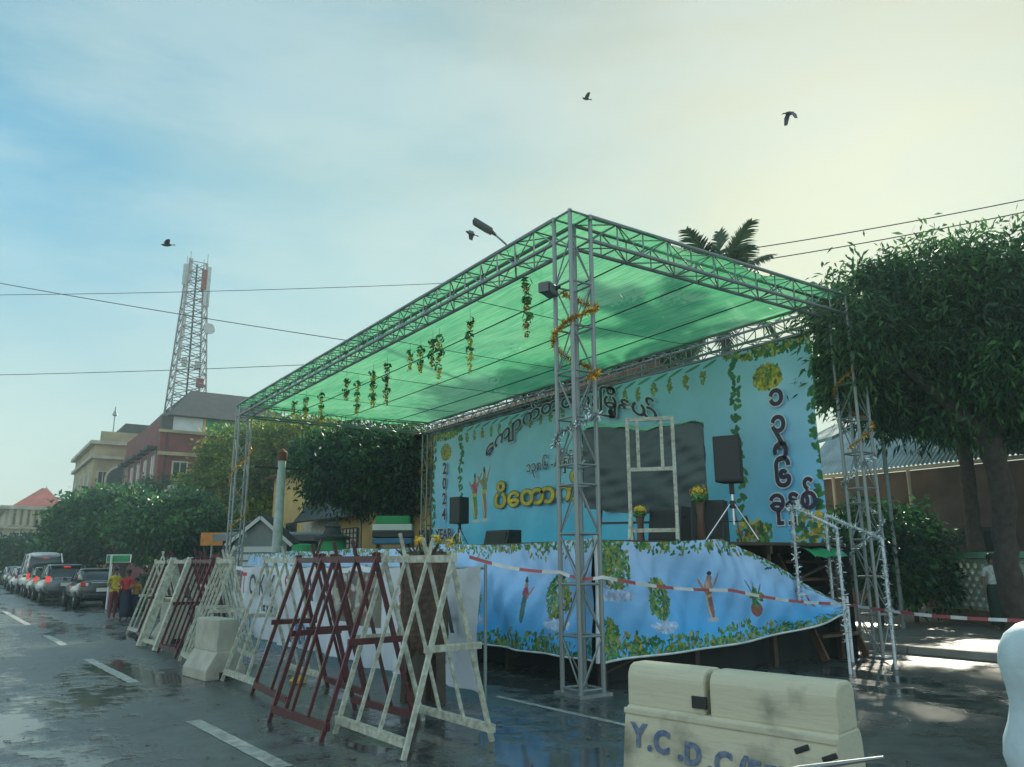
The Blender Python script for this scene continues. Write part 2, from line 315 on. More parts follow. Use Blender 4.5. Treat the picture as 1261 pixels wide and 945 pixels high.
for i in range(60):
    y = -14+i*2.0; x = street_x(7.58, y+1)
    if kb_mesh is None:
        o = MB().box((0, 0, .07), (.24, 1.98, .14)).build('kerb_stone', KERB, pv, off=(0, 0, 0), bevel=.015); kb_mesh = o.data
    else: o = link(bpy.data.objects.new('kerb_stone', kb_mesh), pv)
    o.location = (x, y+1, 0); o.rotation_euler.z = -SLOPE
# worn lane dashes
PAINT = mat('worn road paint', (.55, .55, .50), .35, 0, .5, 9, c2=(.16, .165, .16), detail=8)
def strip(name, a, b, w, m):
    a, b = Vector((a[0], a[1], 0)), Vector((b[0], b[1], 0)); d = (b-a).normalized(); s = Vector((-d.y, d.x, 0))*w/2; g = MB()
    k = max(2, int((b-a).length/.15)); rn = random.Random(int(a.x*99+a.y*7)); vs = []
    for i in range(k+1):
        p = a+(b-a)*i/k; vs += [p-s*(1+rn.uniform(-.12, .06)), p+s*(1+rn.uniform(-.12, .06))]
    g.add([(v.x, v.y, .004) for v in vs], [(2*i, 2*i+1, 2*i+3, 2*i+2) for i in range(k)])
    return tag(g.build(name, m), kind='structure')
for (ax, ay), (bx_, by_) in [((350, 945), (238, 888)), ((165, 841), (108, 812)), ((80, 795), (57, 783)), ((35, 770), (5, 753))]:
    p, q = hit(ax, ay, z=0), hit(bx_, by_, z=0); strip('lane_marking', p, q, .16, PAINT)
p, q = hit(612, 858, z=0), hit(800, 900, z=0); strip('lane_marking', p, q, .09, PAINT)
for k in range(4): strip('lane_marking', (street_x(-7.9, -3+7*k), -3+7*k), (street_x(-7.9, 7*k), 7*k), .16, PAINT)
# litter and small wet patches of leaves on the road
rng = random.Random(4)
# ------------------------------------------------------------------ stage truss
W, LN, H, T = 6.59, 16.46, 6.50, .37
hs = T/2
tr = thing('stage_truss', 'tall grey metal box truss frame on four towers carrying the green net roof', 'truss', (0, 0, 0))
ZS = [.08, .72, 1.36, 2.0, 2.64, 2.9, 3.54, 4.18, 4.82, 5.46, H-T, H]
def tower(cx, cy, single):
    b = MB(); pl_ = MB().box((cx, cy, .02), (T+.16, T+.16, .04))
    C4 = [(-hs, -hs), (hs, -hs), (hs, hs), (-hs, hs)]
    rods = []
    for k, z in enumerate(ZS):
        for i in range(4):
            (x0, y0), (x1, y1) = C4[i], C4[(i+1) % 4]
            rods.append(('rung', (cx+x0, cy+y0, z), (cx+x1, cy+y1, z), .016))
            if k < len(ZS)-1 and ((k != 4 and k < len(ZS)-2) or not single):
                z2 = ZS[k+1]
                if (k+i) % 2: x0, y0, x1, y1 = x1, y1, x0, y0
                rods.append(('diagonal_brace', (cx+x0, cy+y0, z), (cx+x1, cy+y1, z2), .011))
    if not single:
        for _, p, q, r in rods: b.tube([p, q], r, 6)
    t = (pl_ if single else b).build('tower', STEEL, tr, smooth=True)
    if not single: pl_.build('base_plate', STEEL, t)
    for x, y in C4: rod('chord', (cx+x, cy+y, .04), (cx+x, cy+y, H+.02), .031, STEEL, t)
    if single:
        for nm, p, q, r in rods: rod(nm, p, q, r, STEEL, t)
    return t
tower(0, 0, True); tower(W, 0, True); tower(0, LN, False); tower(W, LN, False)
def truss_beam(p, q):
    p, q = Vector(p), Vector(q); d = (q-p).normalized(); s = Vector((-d.y, d.x, 0))*hs; u = Vector((0, 0, T)); ln = (q-p).length; n = max(2, round(ln/.5)); b = MB()
    for i in range(n+1):
        c = p+d*ln*i/n; a0, a1, a2, a3 = c-s, c+s, c+s-u, c-s-u
        for e, f in ((a0, a1), (a1, a2), (a2, a3), (a3, a0)): b.tube([e, f], .013, 5)
        if i < n:
            e = c+d*ln/n; k = i % 2
            for w0, w1 in ((-s, -s-u), (s, s-u), (-s, s), (-s-u, s-u)):
                b.tube([c+(w0 if k else w1), e+(w1 if k else w0)], .011, 5)
    o = b.build('beam', STEEL, tr, smooth=True)
    for w in (-s, s, s-u, -s-u): rod('chord', p+w, q+w, .031, STEEL, o)
for a, b_ in (((0, hs, H), (0, LN-hs, H)), ((W, hs, H), (W, LN-hs, H)), ((hs, 0, H), (W-hs, 0, H)), ((hs, LN, H), (W-hs, LN, H))): truss_beam(a, b_)
# ------------------------------------------------------------------ green net roof
def net_mat():
    m = bpy.data.materials.new('green shade net'); m.use_nodes = True; t = m.node_tree; o = t.nodes['Material Output']; b = t.nodes['Principled BSDF']
    tcn = nd(t, 'ShaderNodeTexCoord'); mpn = nd(t, 'ShaderNodeMapping'); mpn.inputs['Scale'].default_value = (40, 1.3, 1); mpn.inputs['Rotation'].default_value = (0, 0, .06); L(t, tcn.outputs['Object'], mpn.inputs[0])
    n = nd(t, 'ShaderNodeTexNoise'); n.inputs['Scale'].default_value = 1; n.inputs['Detail'].default_value = 4; L(t, mpn.outputs[0], n.inputs['Vector'])
    n2 = nd(t, 'ShaderNodeTexNoise'); n2.inputs['Scale'].default_value = .5; n2.inputs['Detail'].default_value = 3; L(t, tcn.outputs['Object'], n2.inputs['Vector'])
    mu = nd(t, 'ShaderNodeMath', operation='MULTIPLY_ADD'); L(t, n2.outputs['Fac'], mu.inputs[0]); mu.inputs[1].default_value = .5; L(t, n.outputs['Fac'], mu.inputs[2])
    r_ = nd(t, 'ShaderNodeValToRGB'); L(t, mu.outputs[0], r_.inputs[0]); r_.color_ramp.elements[0].position = .55; r_.color_ramp.elements[1].position = .95
    r_.color_ramp.elements[0].color = (.05, .34, .16, 1); r_.color_ramp.elements[1].color = (.20, .54, .28, 1)
    L(t, r_.outputs[0], b.inputs['Base Color']); b.inputs['Roughness'].default_value = .6
    tr_ = nd(t, 'ShaderNodeBsdfTranslucent'); L(t, r_.outputs[0], tr_.inputs[0]); mxs = nd(t, 'ShaderNodeMixShader'); mxs.inputs[0].default_value = .72; L(t, b.outputs[0], mxs.inputs[1]); L(t, tr_.outputs[0], mxs.inputs[2])
    tp = nd(t, 'ShaderNodeBsdfTransparent'); mxt = nd(t, 'ShaderNodeMixShader'); mxt.inputs[0].default_value = .07; L(t, mxs.outputs[0], mxt.inputs[1]); L(t, tp.outputs[0], mxt.inputs[2]); L(t, mxt.outputs[0], o.inputs['Surface'])
    return m
def net_fn(s, t):
    x = -.22 + s*(W+.05); y = -.24 + t*(LN+.5)
    z = H+.035 - .07*np.sin(np.pi*s)*(np.abs(np.sin(np.pi*t*5))**.8) - .03*np.abs(np.sin(np.pi*s*4))*np.sin(np.pi*s) + .005*np.sin(s*55+6*np.sin(t*14))*np.sin(np.pi*s) - .04*np.sin(np.pi*s)+.005*np.sin(t*70+s*9)*np.sin(np.pi*s)
    e = np.minimum(np.minimum(s, 1-s)*W, np.minimum(t, 1-t)*LN); z = z - .10*np.clip(1-e/.06, 0, 1)*(.6+.4*np.sin(t*40+s*23)); return x, y, z
canopy = tag(sheet('canopy_net', net_fn, 90, 180, net_mat()), 'translucent green shade net stretched flat over the truss as a roof', 'canopy')
for k in range(14):
    y = .4+k*1.18; MB().tube([(-.02, y, H-.06), (-.05, y+.03, H+.05), (.05, y+.02, H+.06)], .008, 5).build('tie', WHITEP, canopy)
canopy_wires = thing('roof_cables', 'dark support cables crossing under the green net roof', 'cable', (0, 0, H-.12))
for k in range(3):
    x = W*(k+1)/4; pts = [(x, hs, H-.02)]+[(x, LN*i/24, H-.10-.07*math.sin(math.pi*i/24)) for i in range(1, 24)]+[(x, LN-hs, H-.02)]; MB().tube(pts, .012, 6).build('cable', BLACKM, canopy_wires, smooth=True)
for k in range(4):
    y = LN*(k+1)/5+.4; pts = [(hs, y, H-.02)]+[(W*i/12, y, H-.07-.05*math.sin(math.pi*i/12)) for i in range(1, 12)]+[(W-hs, y, H-.02)]; MB().tube(pts, .007, 6).build('cable', BLACKM, canopy_wires, smooth=True)
# ------------------------------------------------------------------ printed backdrop
def lerp(a, b, t): return np.array(a)*(1-t)[..., None]+np.array(b)*t[..., None]
BX = W-.42; BY0, BY1, BZ0, BZ1 = .5, 15.45, 1.9, 5.9
def make_backdrop():
    bw, bh = BY1-BY0, BZ1-BZ0; cw, chh = 1100, 300
    yy, xx = np.meshgrid(np.linspace(0, 1, chh), np.linspace(0, 1, cw), indexing='ij')    # row 0 = bottom, col 0 = viewer's left (far end)
    sh = .35*np.sin(xx*9+yy*4)+.25*np.sin(xx*23-yy*7)
    c = lerp((.07, .56, .95), (.42, .72, .93), np.clip(yy*1.25+.15*sh-.05, 0, 1)); cv = (c, bw, bh); r = random.Random(2)
    # side strips, paler sky
    for x0, x1 in ((0, 1.95), (bw-1.95, bw)):
        i0, i1 = int(x0/bw*cw), int(x1/bw*cw); c[:, i0:i1] = lerp((.12, .55, .95), (.44, .72, .94), np.clip(yy[:, i0:i1]*1.3+.1*sh[:, i0:i1], 0, 1))
    # foliage along the top of the strips, hanging vines down their sides, flower emblem
    for a, b in ((0, 1.95), (bw-1.95, bw)):
        foliage(cv, r, (a+b)/2, bh, 1.1, .26, 480, MIX, .06); foliage(cv, r, (a+b)/2-.05, bh-.68, .32, .26, 320, GLD*3+GRN, .055)
        for xs in (a+.1, b-.05):
            for k in range(13):
                z = bh-.3-k*.27
                for q in range(5): ell(cv, xs+r.uniform(-.09, .09)+.04*math.sin(k), z+r.uniform(-.09, .09), .085, .045, r.uniform(0, 3), random.Random(k*7+q).choice(GRN[:2]+[(.02, .12, .04)]))
        foliage(cv, r, a+.3, .25, .45, .3, 90, MIX, .09); foliage(cv, r, b-.25, .3, .4, .35, 90, MIX, .09)
    # row of golden tassels
    k = 0; x = 2.25
    while x < bw-2.2:
        foliage(cv, r, x, bh-.36, .075, .17, 26, [(.30, .26, .04), (.42, .34, .06), (.20, .24, .06)], .05); ell(cv, x+.22, bh-.1, .24, .03, .25, (.10, .28, .14)); x += .5
    # gold sprays near the centre
    for x in (7.2, 8.1): foliage(cv, r, x, 2.35, .28, .2, 60, GLD+GRN[:1], .08)
    # two dancers
    def dancer(x, z, s, cols, tl):
        ell(cv, x, z+1.28*s, .075*s, .10*s, 0, (.45, .26, .17)); ell(cv, x, z+1.42*s, .06*s, .08*s, 0, (.03, .02, .02)); ell(cv, x, z+1.0*s, .13*s, .24*s, tl, cols[0]); ell(cv, x+.04*s, z+.45*s, .12*s, .46*s, tl, cols[1])
        ell(cv, x, z+.82*s, .14*s, .05*s, tl, (.62, .45, .08)); ell(cv, x-.05*s, z+.5*s, .03*s, .42*s, tl+.1, (.70, .60, .35)); ell(cv, x+.09*s, z+.35*s, .025*s, .3*s, tl, (.55, .12, .2)); ell(cv, x+.06*s, z+1.45*s, .035*s, .03*s, 0, (.75, .6, .1)); ell(cv, x+.13*s, z+1.13*s, .06*s, .09*s, -.5, cols[0]); ell(cv, x-.13*s, z+1.08*s, .06*s, .09*s, .5, cols[0]); ell(cv, x, z+1.16*s, .05*s, .03*s, 0, (.45, .26, .17))
        ell(cv, x+.2*s, z+1.25*s, .04*s, .30*s, -.6, (.45, .26, .17)); ell(cv, x-.2*s, z+1.1*s, .04*s, .24*s, .7, (.45, .26, .17)); ell(cv, x+.08*s, z+.03*s, .22*s, .05*s, 0, (.6, .62, .66))
    dancer(2.75, .95, 1.0, ((.52, .04, .14), (.05, .30, .08)), .1); dancer(3.25, .95, 1.1, ((.20, .25, .10), (.36, .20, .10)), .2)
    foliage(cv, r, 5.2, .05, 3, .12, 120, [(.05, .40, .62), (.10, .5, .7)], .12)
    m = print_mat('printed vinyl backdrop', .42, .12)
    def fn(s, t):
        y = BY1-(BY1-BY0)*s; z = BZ0+(BZ1-BZ0)*t
        return BX+.035*np.sin(s*31+t*3)*(1-.5*t)+.02*np.sin(s*77-t*5)+.02*np.sin(t*9+s*12), y, z
    o = tag(sheet('stage_backdrop', fn, cw, chh, m, None, c), 'long printed blue backdrop banner with gold lettering and vines behind the stage', 'banner')
    back = MB().box((BX+.075, (BY0+BY1)/2, BZ1), (.05, BY1-BY0, .05)); back.box((BX+.075, (BY0+BY1)/2, BZ0+.02), (.05, BY1-BY0, .05)); back.build('frame_rail', BLACKM, o)
    X, Y = Vector((0, -1, 0)), Vector((0, 0, 1)); N = Vector((-1, 0, 0))
    INK = mat('dark print ink', (.03, .012, .06), .5); WHI = mat('white print ink', (.75, .75, .78), .5); GOLD = mat('gold print ink', (.66, .46, .03), .45, 0, .35, 6); BROWN = mat('brown print ink', (.10, .06, .02), .5)
    def tx(nm, body, y, z, size, m1, m2, bold=.012, al='CENTER', fn=None, sx=1):
        text('lettering_outline', body, (BX-.07, y, z), X, Y, size, m2, o, bold*1.5+.012, al, fn, sx); text('lettering', body, (BX-.074, y, z), X, Y, size, m1, o, bold, al, fn, sx)
    arc = lambda x, y: (x, y + 1.15*(1-(x/4.15)**2)+0)
    tx('t', 'ေကျာက်တံတားြမို့နယ်', 8.25, 4.5, .52, INK, WHI, .010, 'CENTER', lambda x, y: arc(x*1.55, y))
    tx('t', '၁၃၈၆ - ခုနှစ်  ြမန်မာ', 8.1, 4.1, .40, INK, WHI, .003)
    tx('t', 'ပိေတာက်ေရွှဝါ', 11.5, 3.2, .74, GOLD, BROWN, .020, 'LEFT', None, 1.42)
    for k, ch in enumerate('2024'): tx('t', ch, 14.48, 4.5-.5*k, .52, INK, WHI, .016)
    tx('t', 'YEAR', 14.5, 2.38, .46, INK, WHI, .014)
    for k, ch in enumerate(('၁', '၃', '၈', '၆')): tx('t', ch, 1.30, 4.62-.53*k, .56, INK, WHI, .022)
    tx('t', 'ခုနှစ်', 1.12, 2.58, .56, INK, WHI, .018)
    return o
make_backdrop()
# ------------------------------------------------------------------ stage platform and its skirts
DX0, DX1, DY0, DY1, DZ = .45, 6.15, .12, 16.2, 1.94
WOODD = mat('dark stained timber', (.06, .04, .028), .6, 0, .35, 6, .25, 20)
deck = thing('stage_platform', 'raised timber stage platform on dark posts beneath the truss', 'stage', ((DX0+DX1)/2, 8, 0))
for k in range(16):
    y0 = DY0+.05+(DY1-DY0-.1)*k/16; y1 = DY0+.05+(DY1-DY0-.1)*(k+1)/16-.012
    MB().box(((DX0+DX1)/2, (y0+y1)/2, DZ-.03), (DX1-DX0, y1-y0, .05)).build('deck_board', WOODD, deck)
for i in range(4):
    for j in range(8):
        x = DX0+.15+(DX1-DX0-.3)*i/3; y = DY0+.2+(DY1-DY0-.4)*j/7; bar('post', (x, y, 0), (x, y, DZ-.05), .09, .09, WOODD, deck)
for i in range(4):
    x = DX0+.15+(DX1-DX0-.3)*i/3; bar('joist', (x, DY0+.1, DZ-.12), (x, DY1-.1, DZ-.12), .07, .13, WOODD, deck)
for j in range(8):
    y = DY0+.2+(DY1-DY0-.4)*j/7; bar('cross_brace', (DX0+.15, y+.05, .15), (DX1-.15, y+.05, 1.6), .05, .03, WOODD, deck)
sheet('sun_block_cloth', lambda s, t: (DX1+.03+.03*np.sin(s*60), DY0+(DY1-DY0)*s, -.01+(DZ-.06)*t), 160, 8, mat('black shade drape', (.015, .02, .022), .8), deck)  # cloth added to stop low sun passing under the deck
sheet('end_cloth', lambda s, t: (DX0+(DX1-DX0)*s, DY1+.02+.03*np.sin(s*40), .02+(DZ-.1)*t), 80, 8, MATS['black shade drape'], deck)
sheet('under_shade_sheet', lambda s, t: (DX0+.55+.03*np.sin(s*70), DY0+.5+(DY1-DY0-.5)*s, -.01+1.2*t), 160, 6, MATS['black shade drape'], deck)  # black sheet standing in for the deep shade below the street-side skirt
sheet('under_shade_sheet', lambda s, t: (DX0+.5+(DX1-DX0-.5)*s, DY0+.5+.03*np.sin(s*40), -.01+1.2*t), 80, 6, MATS['black shade drape'], deck)  # same painted shade below the short-side skirt
SKM = print_mat('printed skirt vinyl', .36, .25)
def skirt_canvas(w, h, seed, dancers, bunches, cw=430, chh=130):
    yy, xx = np.meshgrid(np.linspace(0, 1, chh), np.linspace(0, 1, cw), indexing='ij'); r = random.Random(seed)
    c = lerp((.06, .46, .94), (.44, .66, .97), np.clip(yy*1.15-.1+.1*np.sin(xx*14), 0, 1)); cv = (c, w, h)
    x = 0
    while x < w:
        foliage(cv, r, x, h, r.uniform(.12, .35), r.uniform(.08, .26), 42, SKF, .04); foliage(cv, r, x, 0, r.uniform(.2, .45), r.uniform(.12, .34), 85, SKF, .04); x += r.uniform(.2, .42)
    for bx_, bz in bunches:
        foliage(cv, r, bx_, bz, .24, .28, 300, SKF, .038); foliage(cv, r, bx_+.02, bz-.36, .26, .05, 60, [(.55, .66, .85), (.4, .55, .85)], .05)
    for dx_, dz, kind in dancers:
        if kind == 0:
            ell(cv, dx_, dz+.52, .035, .05, 0, (.04, .03, .03)); ell(cv, dx_, dz+.45, .035, .045, 0, (.4, .23, .16)); ell(cv, dx_, dz+.33, .055, .1, .1, (.35, .06, .1)); ell(cv, dx_, dz+.12, .05, .2, .1, (.05, .16, .14)); ell(cv, dx_+.1, dz+.36, .02, .12, -.8, (.4, .23, .16))
        if kind == 1:
            ell(cv, dx_, dz+.5, .04, .05, 0, (.35, .2, .14)); ell(cv, dx_, dz+.36, .07, .13, .2, (.42, .25, .2)); ell(cv, dx_+.05, dz+.12, .06, .2, .2, (.3, .13, .12)); ell(cv, dx_-.12, dz+.4, .02, .14, .6, (.4, .23, .16)); ell(cv, dx_+.13, dz+.48, .02, .12, -.5, (.4, .23, .16)); ell(cv, dx_, dz+.57, .035, .03, 0, (.03, .02, .02)); ell(cv, dx_+.02, dz+.25, .07, .025, .2, (.6, .45, .1)); ell(cv, dx_+.02, dz+.1, .02, .18, .3, (.6, .5, .42)); ell(cv, dx_+.08, dz-.08, .10, .025, 0, (.55, .5, .55)); ell(cv, dx_-.02, dz+.4, .03, .07, .3, (.55, .4, .35))
        if kind == 2:
            ell(cv, dx_, dz+.15, .12, .13, 0, (.28, .10, .08)); foliage(cv, r, dx_, dz+.36, .14, .14, 40, GRN, .05)
            for a in (-.5, -.1, .4): ell(cv, dx_+a*.3, dz+.5, .012, .14, -a, (.05, .1, .07))
        if kind == 3:
            ell(cv, dx_, dz+.2, .045, .22, .5, (.38, .22, .2)); ell(cv, dx_+.25, dz+.2, .045, .22, .5, (.35, .07, .12)); ell(cv, dx_-.1, dz+.4, .045, .05, 0, (.4, .23, .16)); ell(cv, dx_+.16, dz+.4, .045, .05, 0, (.4, .23, .16)); ell(cv, dx_+.05, dz+.42, .12, .02, .2, (.8, .8, .8))
    return c
SZ0, SZ1 = .38, 1.96
def front_fn(s, t):     # viewer's left = far end
    y = 16.3-(16.3-.10)*s; sag = .10*np.abs(np.sin(s*math.pi*5))*(t > .02)*t
    z0 = SZ0-.12*s*0; z = z0+(SZ1-z0)*t - .05*np.abs(np.sin(s*math.pi*4))*t
    x = .34+.05*np.sin(s*47+2*t)*(1-t*.6)+.04*np.sin(s*103+5*t)*(1-t)+.03*np.sin(t*8+s*30)-.10*(1-t)**2+.012*np.sin(s*310+9*t)*t+.018*np.sin(s*190-14*t)*(1-t)*t*3
    return x, y, z
fs_ = tag(sheet('stage_skirt', front_fn, 1700, 130, SKM, None, skirt_canvas(16.2, 1.5, 5, [(14.6-.05*0, .45, 0), (11.2, .4, 1), (8, .4, 0), (5, .4, 1)], [(13.1, .7), (15.35, .75), (9.5, .7), (6.5, .7), (3.4, .7)], 1700, 160)), 'long blue printed skirt with foliage and dancers along the street side of the stage', 'skirt')
def side_fn(s, t):      # viewer's left = street corner
    x = .34+5.35*s; drop = np.clip((s-.48)/.52, 0, 1)**1.15
    top = SZ1-.02-.03*np.sin(s*9)-(SZ1-.98)*drop; bot = SZ0-.02+.06*np.sin(s*3.1)+.44*np.clip((s-.35)/.65, 0, 1)**2
    z = bot+(top-bot)*t; y = .10+.05*np.sin(s*21+3*t)*(1-t*.4)+.035*np.sin(t*7+s*13)+.016*np.sin(s*75-12*t)*t*(1-t)*3+.010*np.sin(s*120+8*t)*t-.12*(1-t)**2*(1-s)-.25*drop*(1-t)
    return x, y, z
side_skirt = tag(sheet('stage_skirt', side_fn, 760, 200, SKM, None, skirt_canvas(5.35, 1.5, 8, [(2.15, .45, 1), (3.2, .35, 2), (4.3, .62, 3)], [(1.12, .72), (.1, 1.3), (.15, .25), (.35, 1.15)], 760, 220)), 'blue printed skirt drawn to a point on the short side of the stage', 'skirt')
WHITEV = mat('white vinyl hem', (.70, .74, .76), .4)
b = MB(); b.tube([(float(a), float(c), float(d)) for a, c, d in zip(*[np.array(q).ravel() for q in side_fn(np.linspace(0, 1, 40), np.zeros(40))])], .016, 6); b.build('hem', WHITEV, side_skirt, smooth=True)
b = MB(); b.tube([(.33, .06, 2.0), (.31, .03, 1.2), (.24, -.02, SZ0-.02)], .028, 8); b.build('corner_pole', WHITEV, side_skirt, smooth=True)
b = MB(); b.tube([(float(a), float(c), float(d)) for a, c, d in zip(*[np.array(q).ravel() for q in front_fn(np.linspace(0, 1, 120), np.zeros(120))])], .014, 6); b.build('hem', WHITEV, fs_, smooth=True)
e = [np.array(q).ravel()[-1] for q in side_fn(np.ones(1), np.array([.5]))]
b = MB(); b.tube([(float(e[0]), float(e[1]), 0), (float(e[0]), float(e[1]), 1.05)], .03, 8); b.build('tie_post', WHITEV, side_skirt, smooth=True)
# ------------------------------------------------------------------ things on the stage
FABR = mat('black speaker cloth', (.022, .024, .026), .75, 0, .3, 30, .25, 120)
def speaker_on_stand(loc, rz, s, label, h):
    t = thing('loudspeaker', label, 'speaker')
    z0 = h-.72*s; w, d = .42*s, .40*s
    MB().prism([(-w/2, -d/2), (w/2, -d/2), (w/2*.75, d/2), (-w/2*.75, d/2)], z0, h, 'z').build('cabinet', FABR, t, bevel=.015)
    MB().box((0, -d/2-.006, z0+.36*s), (w*.9, .012, .66*s)).build('grille', DARKM, t)
    MB().tube([(0, 0, z0-.18*s), (0, 0, z0)], .04, 10).build('pole_cup', BLACKM, t, smooth=True)
    MB().tube([(0, 0, .25), (0, 0, z0-.1*s)], .017, 8).build('pole', CHROME, t, smooth=True)
    MB().lathe([(.045, .5), (.05, .52), (.05, .6), (.04, .62)], n=10).build('collar', BLACKM, t, smooth=True)
    for k in range(3):
        a = R(90+120*k); MB().tube([(0.03*math.cos(a), .03*math.sin(a), .58), (.46*math.cos(a), .46*math.sin(a), .012)], .014, 6).build('tripod_leg', CHROME, t, smooth=True)
        MB().tube([(0.02*math.cos(a), .02*math.sin(a), .3), (.24*math.cos(a), .24*math.sin(a), .30)], .009, 6).build('tripod_strut', BLACKM, t, smooth=True)
    t.location = loc; t.rotation_euler.z = rz; return t
# heading: local -Y is the front; audience is at -X
def on_deck(px, x, py=660):
    p = hit(px, py, x=x); return (p.x, p.y, DZ-.005)
speaker_on_stand(on_deck(905, 3.1), R(-62), 1.0, 'black cloth-covered loudspeaker on a tripod beside the white wooden frame', 1.62)
speaker_on_stand(on_deck(566, 4.4), R(-75), 1.0, 'black loudspeaker on a stand before the numerals 2024 on the backdrop', 1.45)
def monitor(loc, rz, d, label):
    t = thing('stage_speaker_box', label, 'speaker')
    w, dp, h = d; MB().prism([(-dp/2, 0), (dp/2, 0), (dp/2, h), (-dp/2*.55, h)], -w/2, w/2, 'x').build('cabinet', DARKM, t, bevel=.012)
    MB().box((0, -dp/2*.8, h*.5), (w*.86, .02, h*.8), M=Matrix.Rotation(R(-12), 3, 'X')).build('grille', FABR, t)
    MB().box((w/2+.004, 0, h*.7), (.012, .14, .05)).build('handle', BLACKM, t)
    t.location = loc; t.rotation_euler.z = rz; return t
monitor(on_deck(618, 3.2), R(-80), (.75, .5, .40), 'low black floor monitor at the middle of the stage front')
monitor(on_deck(826, 3.3), R(-75), (.62, .5, .62), 'black speaker box behind the white wooden frame on the stage')
monitor(on_deck(875, 3.2), R(-60), (.52, .5, .66), 'black speaker box beside the tripod loudspeaker on the stage')
# white wooden frame
def white_frame():
    p = on_deck(806, 2.2); t = thing('wooden_frame', 'white wooden window-like frame standing on the stage', 'frame')
    w, h = .72, 1.98
    for x in (-w/2, w/2):
        bar('upright', (x, 0, 0), (x, 0, h), .055, .05, WHITEP, t, up=(0, 1, 0)); bar('foot_brace', (x, -.38, .02), (x, -.02, .42), .045, .045, WHITEP, t); bar('foot_brace', (x, .38, .02), (x, .02, .42), .045, .045, WHITEP, t)
    for z in (h-.03, 1.14, .18): bar('crossbar', (-w/2+.03, 0, z), (w/2-.03, 0, z), .045, .06, WHITEP, t)
    for x in (-.20, .18): bar('inner_upright', (x, 0, 1.17), (x, 0, h-.06), .05, .04, WHITEP, t, up=(0, 1, 0))
    t.location = p; t.rotation_euler = (0, 0, R(-48)); return t
white_frame()
# dark tarpaulin over a screen board on legs
def covered_board():
    p = on_deck(797, 4.0); t = thing('covered_board', 'display board under a wrinkled dark green tarpaulin on thin legs', 'covered board')
    TARP = mat('dark tarpaulin', (.05, .075, .08), .42, 0, .12, 3, .3, 14); LTARP = mat('pale green plastic sheet', (.20, .42, .34), .35, 0, .25, 4, .4, 10)
    w = 2.3; z0, z1 = .72, 2.22
    def fnf(s, tt):
        fold = .018*np.sin(18*(s+tt*.8))*np.sin(5*s+1)+.007*np.sin(41*(tt-s*.45))*np.sin(3*tt+4*s)
        return (s-.5)*w, -.26+fold-.05*np.sin(math.pi*s)*np.sin(math.pi*tt), z0-.14*np.sin(math.pi*s)*(1-tt)+(z1-z0)*tt+.05*np.sin(9*s)*tt
    fr = sheet('tarpaulin_front', fnf, 90, 60, TARP, t)
    sheet('tarpaulin_top', lambda s, tt: ((s-.5)*w*1.01, -.27+.54*tt+.01*np.sin(30*s), z1+.05*np.sin(9*s)+.16*np.sin(math.pi*tt)*(1-.6*s)+.03*np.sin(22*s)), 60, 16, LTARP, t)
    for sgn in (-1, 1): sheet('tarpaulin_side', lambda s, tt: (sgn*w/2+.02*np.sin(12*tt)+.0*s, -.26+.52*s, z0+(z1-z0)*tt+.05*np.sin(9*(.5+sgn*.5))*tt), 12, 40, TARP, t)
    sheet('tarpaulin_back', lambda s, tt: ((s-.5)*w, .26+.02*np.sin(20*s), z0+(z1-z0)*tt+.05*np.sin(9*s)*tt), 40, 30, TARP, t)
    for x in (-.95, -.1, .1, .95):
        for y in (-.2, .2): bar('leg', (x, y, 0), (x*.9, y, z0+.3), .03, .03, BLACKM, t)
    bar('crossbar', (-.9, -.2, .42), (.9, -.2, .42), .03, .04, BLACKM, t)
    t.location = p; t.rotation_euler = (0, 0, R(-50)); return t
covered_board()
YEL = mat('yellow petals', (.80, .52, .04), .6, 0, .35, 30); ORN = mat('dry orange petals', (.45, .20, .03), .6, 0, .4, 30); LEAFG = mat('garland leaves', (.08, .24, .07), .5, 0, .5, 20)
def petals(b, rng_, c, rad, n, size):
    for k in range(n):
        v = Vector((rng_.gauss(0, 1), rng_.gauss(0, 1), rng_.gauss(0, 1))).normalized(); p = Vector(c)+Vector((v.x*rad[0], v.y*rad[1], v.z*rad[2]))*rng_.uniform(.3, 1)
        a = Vector((rng_.gauss(0, 1), rng_.gauss(0, 1), rng_.gauss(0, 1))).normalized(); d = a.cross(v).normalized(); a = d.cross(v); s = size*rng_.uniform(.6, 1.2)
        b.add([p-a*s*.5, p+d*s*.3+v*s*.1, p+a*s*.5, p-d*s*.3+v*s*.1], [(0, 1, 2, 3)])
def bouquet(loc, label, r, seed, stand=0):
    t = thing('flower_bunch', label, 'flowers'); rr = random.Random(seed); b = MB(); petals(b, rr, (0, 0, stand+r), (r, r, r*.8), 160, .07); b.build('blossoms', YEL, t)
    b = MB(); petals(b, rr, (0, 0, stand+r*.5), (r, r, r*.6), 70, .12); b.build('leaves', LEAFG, t)
    MB().lathe([(.06, 0), (.075, .02), (.05, stand*.6+.03), (.08, stand+.02)], n=10).build('vase', mat('brown pot', (.12, .06, .04), .5), t, smooth=True); t.location = loc; return t
bouquet(on_deck(864, 2.9), 'yellow flower bunch standing behind the speaker boxes on the stage', .16, 3, .62)
bouquet(on_deck(789, 2.9), 'small yellow flower bunch under the tarpaulin-covered board', .12, 5, .45)
